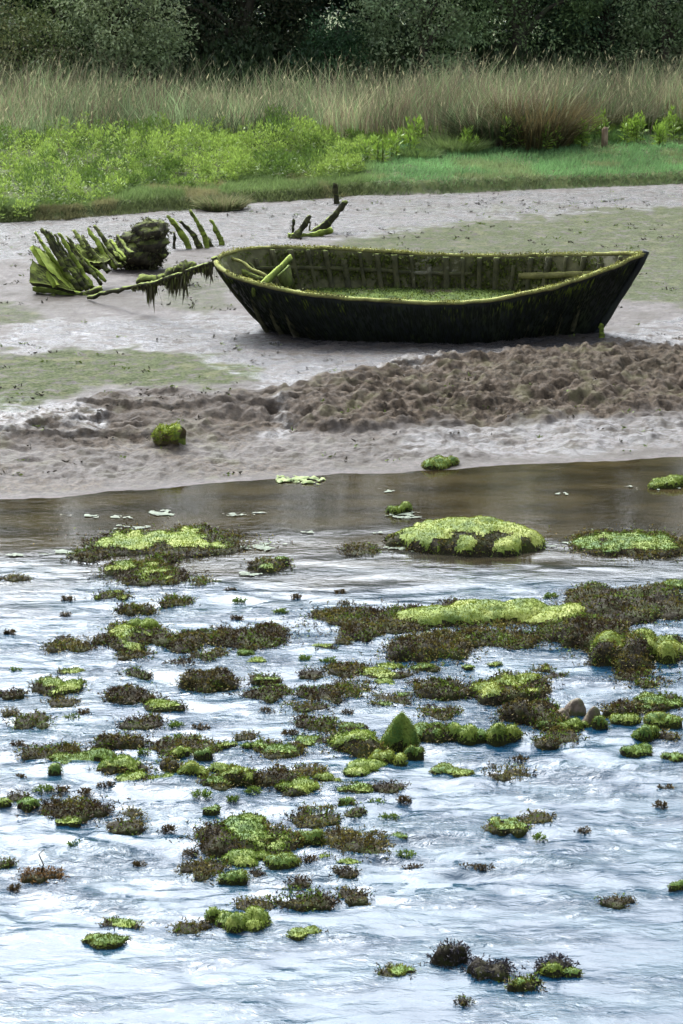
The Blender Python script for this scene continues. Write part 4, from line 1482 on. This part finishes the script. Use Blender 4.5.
    (132, 818, 20, 8, 'M', 'small green sprig beyond the wide brown clump'),
    (124, 834, 38, 12, 'D', 'pointed dark green patch below the small green sprig'),
    (211, 813, 19, 7, 'G', 'single small green mat in open water under the chain'),
    # lower group
    (247, 856, 94, 44, 'm', 'largest brown and green boulder of the lower group'),
    (310, 844, 31, 20, 'G', 'round pale green rock beside the largest brown boulder'),
    (314, 826, 48, 17, 'D', 'dark weed row behind the round pale green rock'),
    (346, 808, 19, 12, 'G', 'small green knob above the dark weed row'),
    (353, 817, 30, 11, 'D', 'dark tuft in front of the small green knob'),
    (356, 858, 64, 29, 'D', 'dark boulder with orange brown weed beside the round pale green rock'),
    (398, 841, 23, 8, 'G', 'small green mat beyond the dark boulder with orange brown weed'),
    (326, 861, 20, 8, 'G', 'little green mat under the round pale green rock'),
    (348, 868, 25, 9, 'G', 'green mat at the foot of the dark boulder'),
    (345, 880, 28, 12, 'D', 'small dark tuft below the dark boulder and its green mat'),
    (249, 868, 52, 18, 'G', 'yellow green cushion at the foot of the largest brown boulder'),
    (281, 870, 38, 17, 'G', 'brighter green cushion beside the yellow green one'),
    (200, 880, 46, 18, 'D', 'ragged brown clump at the foot of the largest brown boulder'),
    (233, 885, 31, 15, 'G', 'smooth oval green rock in front of the ragged brown clump'),
    (255, 879, 18, 8, 'D', 'tiny dark tuft beside the smooth oval green rock'),
    (300, 887, 23, 14, 'D', 'blackish sprig rising above the long blackish row'),
    (302, 909, 60, 18, 'D', 'long blackish row of weed in the lower group'),
    (353, 904, 34, 14, 'D', 'blackish tuft at the end of the long row'),
    (255, 912, 42, 13, 'D', 'dark twiggy tuft behind the paired green cushions'),
    (216, 923, 25, 16, 'G', 'smaller of the paired green cushions near the white water'),
    (243, 933, 54, 26, 'G', 'larger of the paired green cushions near the white water'),
    (191, 936, 41, 12, 'D', 'dark green tuft beside the paired green cushions'),
    (304, 939, 31, 10, 'M', 'small dark green mat alone on the white water'),
    (39, 883, 48, 18, 'r', 'reddish brown clump with a thin sprig standing alone'),
    (5, 868, 20, 9, 'D', 'blackish tuft cut by the frame behind the reddish brown clump'),
    (119, 932, 35, 12, 'M', 'dark tipped green tuft behind the flat green mat in white water'),
    (105, 951, 50, 16, 'G', 'flat green mat at the start of the white water'),
    # nearest water
    (396, 978, 36, 12, 'M', 'small green weed patch with a dark tip in the white water'),
    (452, 968, 40, 28, 'K', 'tall blackish clump in the nearest row of weed'),
    (491, 980, 48, 26, 'K', 'broad blackish clump in the middle of the nearest row'),
    (525, 993, 33, 20, 'M', 'lowest green and black clump of the nearest row'),
    (556, 976, 46, 24, 'K', 'blackish clump with green cushions at the end of the nearest row'),
    (552, 978, 26, 17, 'G', 'green cushion held in the last blackish clump'),
    (572, 979, 24, 11, 'G', 'smaller green cushion beside the last blackish clump'),
    (618, 907, 37, 9, 'D', 'flat dark green sprig alone in the bright rapids'),
    (508, 832, 40, 13, 'M', 'spiky low weed patch in the blue current'),
    (537, 824, 30, 13, 'M', 'taller spiky tuft in the blue current'),
    (679, 891, 22, 12, 'G', 'bright green knob at the outer edge of the rapids'),
    (463, 1006, 16, 5, 'D', 'tiny dark weed speck nearest the viewer'),
]



def make_rock(k, cx, base, wp, hp, kind, label):
    r = np.random.default_rng(2000 + k)
    p0 = at(cx, base, 0.0)
    dist = np.linalg.norm(p0 - CAM)
    ppm = FPX / dist
    sinA = (CAM[2]) / dist
    cosA = math.sqrt(1 - sinA ** 2)
    frond = kind in 'DmMKrF'
    W = wp / ppm * (1.12 if kind in 'DmM' else 1)
    Hh = hp / ppm
    a = W * .5 - (.022 if kind in 'DKr' else .006)
    b = min(.42 * W, .60 * Hh / (1.3 * sinA))
    b = max(b * (1.2 if kind in 'DmM' else 1), .035)
    hz = (Hh - 1.15 * b * sinA) / cosA - (.035 if kind in 'DKr' else .010)
    hz = max(hz * (.72 if kind in 'DmMr' else 1), .022)
    if kind == 'F':
        b, hz = .52, .21
    if label.startswith('long smooth bright'):
        b, hz = .30, .12
    if kind == 'C':
        b = .30 * W
        hz = (Hh - .55 * b * sinA) / cosA
    cen = np.array([p0[0], p0[1] + b * .92, 0])
    # lobes
    nl = 1 if kind in 'CB' else int(np.clip(1 + W / .17, 1, 9))
    lob = []
    for i_ in range(nl):
        u = 0 if nl == 1 else (-1 + 2 * (i_ + .5) / nl) + r.normal() * .12
        rx_ = a * (1 if nl == 1 else np.clip(1.25 / nl + .22 + .12 * r.normal(), .22, .75))
        xx = np.clip(u * a, -a + rx_ * .9, a - rx_ * .9)
        lob.append((xx, r.normal() * .22 * b * (nl > 1), rx_, b * (1 if nl == 1 else .72 + .28 * r.random()), hz * (1 if nl == 1 else (.62 + .40 * r.random()) * (1 - .25 * abs(u)))))
    if kind in 'DmMKrG' and not label.startswith('long smooth'):
        nl = int(np.clip(3 + W / .075, 4, 15))
        lob = []
        for i_ in range(nl):
            rad = r.uniform(.26, .52) if i_ else .58
            ux = r.uniform(-.8, .8) * (1 if i_ else .2)
            uy = r.uniform(-.7, .7) * math.sqrt(1 - ux * ux) * (1 if i_ else .2)
            rxx = max(.18 * a, min(rad * a, b * r.uniform(.7, 1.5)))
            lob.append((a * ux, b * uy, rxx, b * rad * (1.0 + .4 * r.random()), hz * (.45 + .55 * r.random()) * (rad / .5) ** .5))
        e0, e1 = min(l[0] - l[2] for l in lob), max(l[0] + l[2] for l in lob)
        lob = [((l[0] - (e0 + e1) / 2) * 2 * a / (e1 - e0), l[1], l[2] * 2 * a / (e1 - e0), l[3], l[4]) for l in lob]
    if kind == 'F':
        lob = [(.05 * a, 0, .9 * a, b, hz), (-.45 * a, -.1 * b, .55 * a, .8 * b, hz * .78), (.55 * a, -.05 * b, .45 * a, .7 * b, hz * .55)]
    if nl > 1:
        mx = max(l[4] for l in lob)
        lob = [(l[0], l[1], l[2], l[3], l[4] * hz / mx) for l in lob]
    sd = int(r.integers(0, 1000))
    skew = r.normal() * .15

    def height(x, y):
        ang = np.column_stack([x, y]) * (3.5 / max(W, .25)) + sd
        warp = .62 * fbm(ang, 4, sd)
        z = np.full(len(x), -9.0)
        for lx, ly, rx_, ry_, lh in lob:
            q = ((x - lx) / rx_) ** 2 + ((y - ly - skew * (x - lx) * b / a) / ry_) ** 2
            q = q * (1 + warp)
            if kind == 'C':
                rr = np.sqrt(((x - lx - .2 * rx_ * np.clip(1 - q, 0, 1)) / rx_) ** 2 + ((y - ly) / ry_) ** 2) * (1 + .8 * warp)
                zi = np.where(rr < 1, lh * (1 - rr) ** .8, -.6 * (rr - 1))
            elif kind == 'B':
                q = np.maximum(np.abs((x - lx) / rx_ + .35 * (y - ly) / ry_), np.abs((y - ly) / ry_ - .3 * (x - lx) / rx_)) ** 2 * (1 + warp)
                zi = np.where(q < 1, lh * (1 - q ** 1.6) * (1 - .35 * (x - lx) / rx_ * (1 if sd % 2 else -1)), -.5 * np.minimum(q - 1, 1.2))
            else:
                zi = np.where(q < 1, lh * np.sqrt(np.maximum(1 - q, 0)), -.22 * np.minimum(q - 1, 3))
            z = np.maximum(z, zi)
        nz = fbm(np.column_stack([x, y]) * 9 + sd, 4, sd + 3)
        return z + (.06 if kind == 'C' else .4 * hz if kind == 'B' else min(.030, .35 * hz)) * nz * (z > -.15) + (.0 if kind != 'F' else .035 * fbm(np.column_stack([x, y]) * 2.6 + sd, 3, sd))

    g = root = empty({'B': 'bare_stone', 'G': 'mossy_rock', 'g': 'mossy_rock', 'C': 'mossy_rock', 'F': 'mossy_rock'}.get(kind, 'weedy_rock'), cen, label, 'rock' if kind in 'BGgCF' else 'weedy rock')
    res = float(np.clip(W / 26, .011, .024))
    ex, ey = a * 1.45, b * 1.55
    nx, ny = int(2 * ex / res) + 2, int(2 * ey / res) + 2
    gx_, gy_ = np.meshgrid(np.linspace(-ex, ex, nx), np.linspace(-ey, ey, ny))
    x, y = gx_.ravel(), gy_.ravel()
    z = height(x, y)
    z = np.maximum(z, -.42)
    i, j = np.meshgrid(np.arange(nx - 1), np.arange(ny - 1))
    q = (j * nx + i).ravel()
    F = np.column_stack([q, q + 1, q + 1 + nx, q + nx])
    Fr = F
    jit = (r.random((len(x), 2)) - .5) * res * .5
    V = np.column_stack([x + jit[:, 0], y + jit[:, 1], z])
    rock = mk('stone' if kind == 'B' else 'rock', V, [Fr], M['bare_rock'] if kind == 'B' else M['rock'], root, None, kind != 'B')
    if kind == 'B':
        return

    def gmask(P):
        """how much of the surface carries green algae"""
        nn = fbm(P[:, :2] * 4.2 + sd + 40, 4, sd + 9) * 1.6
        zr = P[:, 2] / hz
        if kind in 'GgC':
            return np.full(len(P), 1.0) - (P[:, 2] < .006) * 2 - .9 * sm(nn, .45, .7) * (W > .3) * (kind == 'G')
        if kind == 'F':
            edge_ = sm(zr, .38, .10) * .85
            hole = sm(fbm(P[:, :2] * 2.6 + sd + 5, 3, sd + 7), .20, .36)
            return .8 - 1.1 * edge_ * sm(nn, -.5, .2) - 1.2 * hole * (zr < .8)
        if kind == 'm':
            return .55 * nn + 1.5 * (zr - .62)
        if kind == 'M':
            return .9 * nn + .8 * (zr - .50) - .12
        return nn * .6 - .42

    def sample(nw, zmin):
        out = []
        got = 0
        for _ in range(14):
            xs, ys = r.uniform(-ex, ex, nw * 3), r.uniform(-ey, ey, nw * 3)
            zs = height(xs, ys)
            e_ = .010
            sl = np.sqrt(1 + ((height(xs + e_, ys) - zs) / e_) ** 2 + ((height(xs, ys + e_) - zs) / e_) ** 2)
            ok = (zs > zmin) & (r.random(len(xs)) < np.clip(sl, 1, 4) / 4)
            out.append(np.column_stack([xs, ys, zs])[ok])
            got += ok.sum()
            if got >= nw:
                break
        P = np.concatenate(out)[:nw]
        if len(P) == 0:
            return P, P
        e = .012
        nx_ = np.column_stack([height(P[:, 0] - e, P[:, 1]) - height(P[:, 0] + e, P[:, 1]), height(P[:, 0], P[:, 1] - e) - height(P[:, 0], P[:, 1] + e), np.full(len(P), 2 * e)])
        return P, nrm(nx_)

    tint = (.55 + .55 * r.random()) * np.array([.85 + .3 * r.random(), 1, 1])
    if kind == 'F' or label.startswith('long smooth'):
        tint = np.array([1.1, 1.05, 1])
    area = math.pi * a * b + 1.6 * hz * (a + b)
    # green coat
    if kind != 'D' and kind != 'K' and kind != 'r':
        gm = gmask(V)
        Fg = F[(gm[F].mean(1) > 0) & (z[F].min(1) > .001)]
        mat = M['algae_dark'] if kind in 'g' or tint[1] < .78 else M['algae']
        gc = None
        if len(Fg) > 2:
            used = np.unique(Fg)
            remap = np.zeros(len(V), dtype=np.int32)
            remap[used] = np.arange(len(used))
            Vg = V[used] + [0, 0, .006]
            Vg[:, 2] += .006 * fbm(Vg[:, :2] * 30 + sd, 3, sd)
            gc = mk('green_algae', Vg, [remap[Fg]], mat, root, None, True)
        nf = int(np.clip(area * 11000, 200, 9000))
        P, Nn = sample(nf, .001)
        if len(P):
            k2 = gmask(P) > -.02 - .22 * r.random(len(P)) ** 2
            P, Nn = P[k2], Nn[k2]
        if len(P) > 3:
            n_ = len(P)
            D = nrm(Nn + r.normal(size=(n_, 3)) * .75 - [0, 0, .25])
            pt = fbm(P * 7 + sd, 3, sd + 1)[:, None]
            dk, br = (np.array([.045, .09, .014]), np.array([.15, .21, .03])) if kind in 'g' else (np.array([.07, .115, .012]), np.array([.23, .27, .04]))
            t_ = np.clip(.5 + .9 * pt + .25 * r.normal(size=(n_, 1)), 0, 1)
            C0 = dk * (1 - t_) + br * t_
            VV, FF, CC = kites(P + Nn * .004, D, perp(D, r), .009 + .014 * r.random(n_), .0045 + .005 * r.random(n_), C0 * tint)
            mk('algae_fuzz', VV, FF, M['algae_fuzz'], gc or root, {'col': CC})
    # brown weed
    if frond:
        dens = {'D': 3600, 'K': 2600, 'r': 2600, 'm': 3200, 'M': 3000, 'F': 2600}[kind]
        nf = int(np.clip(area * dens, 110, 3200))
        P, Nn = sample(nf, -.012)
        P = P + r.normal(size=P.shape) * [.012, .012, .003]
        if len(P) and kind in 'mMF':
            gk = gmask(P)
            k2 = gk < .05
            P, Nn = P[k2], Nn[k2]
        if len(P) > 3:
            n_ = len(P)
            pt = fbm(P * 5 + sd, 3, sd + 2)[:, None]
            olive = np.clip(.36 + 1.5 * pt + .28 * r.normal(size=(n_, 1)), 0, 1)
            if kind == 'K':
                c0 = np.array([.018, .016, .020]) * (.7 + .8 * r.random((n_, 1)))
                c1 = np.array([.035, .03, .035]) * (.6 + .9 * r.random((n_, 1)))
            elif kind == 'r':
                c0 = np.array([.06, .03, .010]) * (.7 + .8 * r.random((n_, 1)))
                c1 = np.array([.17, .085, .018]) * (.6 + .9 * r.random((n_, 1)))
            else:
                c0 = np.array([.018, .012, .006]) * (1 - olive) + np.array([.040, .034, .008]) * olive
                c1 = np.array([.055, .034, .015]) * (1 - olive) + np.array([.19, .155, .03]) * olive
                c0 = c0 * (.6 + .8 * r.random((n_, 1)))
                c1 = c1 * (.5 + .9 * r.random((n_, 1)))
                gg = (gmask(P)[:, None] > -.28) & (r.random((n_, 1)) < .55) | (r.random((n_, 1)) < .07)
                c1 = np.where(gg, np.array([.12, .18, .02]) * (.6 + .8 * r.random((n_, 1))), c1)
            sz = float(np.clip(.30 * (W ** .5), .65, 1.15)) * (.55 + .45 * min(1.0, Hh / .12))
            if kind in 'DmMKr':
                # loose ends trailing on the water round the clump
                ns_ = int(n_ * .16)
                th = r.random(ns_) * 2 * math.pi
                rr_ = 1.0 + .30 * np.abs(r.normal(size=ns_))
                Pe = np.column_stack([a * .92 * rr_ * np.cos(th), b * .85 * rr_ * np.sin(th), np.full(ns_, .012)])
                P = np.concatenate([P, Pe])
                Nn = np.concatenate([Nn, np.column_stack([np.cos(th), .4 * np.sin(th), np.full(ns_, .15)])])
                c0 = np.concatenate([c0, c0[:ns_]])
                c1 = np.concatenate([c1, c1[:ns_]])
            fronds(P, Nn, r, .030 * sz, .070 * sz, (c0, c1), .02, .17, 1.0).build('seaweed', M['wrack'], root)
    if kind == 'r':
        V_, F_ = tube([[.0, 0, hz * .5], [.02, 0, hz + .06], [-.01, 0, hz + .13], [.03, 0, hz + .17]], [.006, .005, .004, .003], 5)
        mk('sprig', V_, F_, M['rock'], root)


for k, row in enumerate(ROCKS):
    make_rock(k, *row)

GS = 'weed specks scattered over the shallows'
r = np.random.default_rng(77)
occ = np.array([[q[0], q[1] - q[3] * .4, q[2] * .55 + 5, q[3] * .6 + 4] for q in ROCKS])
placed = 0
while placed < 48:
    cx, cy = r.uniform(0, 683), 590 + 300 * r.random() ** 1.3
    if r.random() < .5:
        q = ROCKS[int(r.integers(17, len(ROCKS) - 12))]
        cx, cy = q[0] + r.normal() * (q[2] * .5 + 14), q[1] + r.normal() * 10
    if not (0 < cx < 683 and 585 < cy < 930) or (((cx - occ[:, 0]) / occ[:, 2]) ** 2 + ((cy - occ[:, 1]) / occ[:, 3]) ** 2 < 1).any():
        continue
    occ = np.vstack([occ, [cx, cy, 10, 6]])
    p0 = at(cx, cy, 0)
    wd = r.uniform(7, 17) / (FPX / np.linalg.norm(p0 - CAM)) * .5
    n_ = int(40 + 900 * wd)
    th, rr_ = r.random(n_) * 2 * math.pi, np.sqrt(r.random(n_))
    P = np.column_stack([wd * rr_ * np.cos(th), wd * .7 * rr_ * np.sin(th), np.full(n_, -.004)])
    gr = r.random() < .4
    c0 = (np.array([.06, .10, .015]) if gr else np.array([.03, .02, .01])) * (.6 + .8 * r.random((n_, 1)))
    c1 = (np.array([.14, .20, .03]) if gr else np.array([.08, .055, .02])) * (.6 + .8 * r.random((n_, 1)))
    o = fronds(P, np.column_stack([np.cos(th) * .6, np.sin(th) * .6, np.full(n_, .5)]), r, .02, .05, (c0, c1), .1, .17, .8).build('weed_speck', M['wrack'])
    o.location = p0
    tag(o, 'tiny weed speck barely breaking the water among the larger clumps', 'seaweed', GS)
    placed += 1

# ------------------------------------------------------------------ scum and floating algae
m, nt, b = new_mat('floating scum')
n1 = noise_(nt, 16, 6, .7)
c = mixc(nt, rng_(nt, n1, .35, .62), (.035, .05, .02), (.12, .15, .09))
nt.links.new(c, b.inputs['Base Color'])
b.inputs['Roughness'].default_value = .7
bump_(nt, b, noise_(nt, 50, 4, .7), .6, .01)
M['scum'] = m
m, nt, b = new_mat('floating green algae')
c = mixc(nt, rng_(nt, noise_(nt, 14, 5, .7), .35, .62), (.09, .13, .02), (.20, .25, .06))
nt.links.new(c, b.inputs['Base Color'])
b.inputs['Roughness'].default_value = .7
bump_(nt, b, noise_(nt, 50, 4, .7), .6, .01)
M['raft'] = m
RAFTS = [
    (78, 516, 44, 4, .15, 's', 'thin pale scum streak floating near the muddy bank, outermost'),
    (118, 518, 50, 5, .0, 's', 'pale scum streak in the middle of the calm brown water'),
    (163, 515, 42, 9, -.15, 's', 'widest pale green scum patch on the calm brown water'),
    (240, 515, 56, 5, .05, 's', 'long thin pale scum streak beyond the widest scum patch'),
    (128, 528, 68, 5, .15, 's', 'pale scum line floating just behind the long low islet'),
    (300, 481, 52, 9, -.25, 'g', 'flat light green algae raft close to the muddy bank'),
    (334, 482, 30, 3, .25, 's', 'thin scum line trailing off the light green algae raft'),
    (264, 547, 52, 10, .0, 's', 'broad pale scum patch at the end of the long low islet'),
    (272, 568, 42, 6, .1, 's', 'scum ringing the small olive clump'),
    (246, 575, 36, 4, .1, 's', 'faint scum patch below the small olive clump'),
    (308, 533, 15, 4, 0, 's', 'small lone white scum fleck in the calm brown water'),
    (379, 534, 30, 4, .1, 's', 'thin scum flecks before the broad mossy mound'),
    (60, 553, 46, 7, 0, 's', 'scum patch drifting at the edge of the riffle'),
    (90, 547, 30, 3, .15, 's', 'thin scum streak behind the drifting patch at the riffle edge'),
    (399, 516, 48, 8, -.2, 's', 'scum ring around the small green rock in the channel'),
    (388, 492, 22, 4, .1, 's', 'little scum fleck between green rock and algae raft'),
    (558, 494, 20, 4, 0, 's', 'little white scum fleck in the channel beyond the broad mossy mound'),
    (648, 487, 66, 7, 0, 's', 'long white scum trail beside the green rock at the bank'),
    (565, 545, 50, 6, .1, 's', 'pale scum between the broad mossy mound and the shaggy dark islet'),
    (560, 527, 34, 3, .2, 's', 'thin scum line at the tip of the broad mossy mound'),
    (400, 549, 46, 7, 0, 's', 'scum fringe at the near side of the broad mossy mound'),
    (14, 556, 24, 4, .1, 's', 'small scum patch at the outer edge of the riffle'),
    (224, 494, 14, 3, .1, 's', 'tiny scum fleck near the bank below the hollow log'),
    (205, 555, 30, 4, .2, 's', 'scum trail off the end of the long low islet'),
]
for k, (cx, cy, wp, hp, thr, kd, lb) in enumerate(RAFTS):
    p0 = at(cx, cy, 0)
    dist = np.linalg.norm(p0 - CAM)
    ppm = FPX / dist
    a, b_ = wp / ppm * .5, hp / ppm * .5 / (CAM[2] / dist)
    nx, ny = int(np.clip(a * 2 / .014, 12, 90)), int(np.clip(b_ * 2 / .014, 8, 60))
    gx_, gy_ = np.meshgrid(np.linspace(-a, a, nx), np.linspace(-b_, b_, ny))
    x, y = gx_.ravel(), gy_.ravel()
    f = 1 - (x / a) ** 2 - (y / b_) ** 2 + 2.6 * fbm(np.column_stack([x * 9, y * 11]) + k * 13, 5, k, .7) - (.95 if kd == 's' else .8) - thr
    i, j = np.meshgrid(np.arange(nx - 1), np.arange(ny - 1))
    q = (j * nx + i).ravel()
    F = np.column_stack([q, q + 1, q + 1 + nx, q + nx])
    F = F[f[F].mean(1) > 0]
    if len(F) < 3:
        continue
    z = .009 + .012 * np.clip(f, 0, 1) * (1.8 if kd == 'g' else .8) + .006 * fbm(np.column_stack([x, y]) * 25, 2, k)
    o = mk('algae_raft', np.column_stack([x, y, z]), [F], M['scum'] if kd == 's' else M['raft'], None, None, False)
    o.location = (p0[0], p0[1], 0)
    tag(o, lb, 'algae raft')
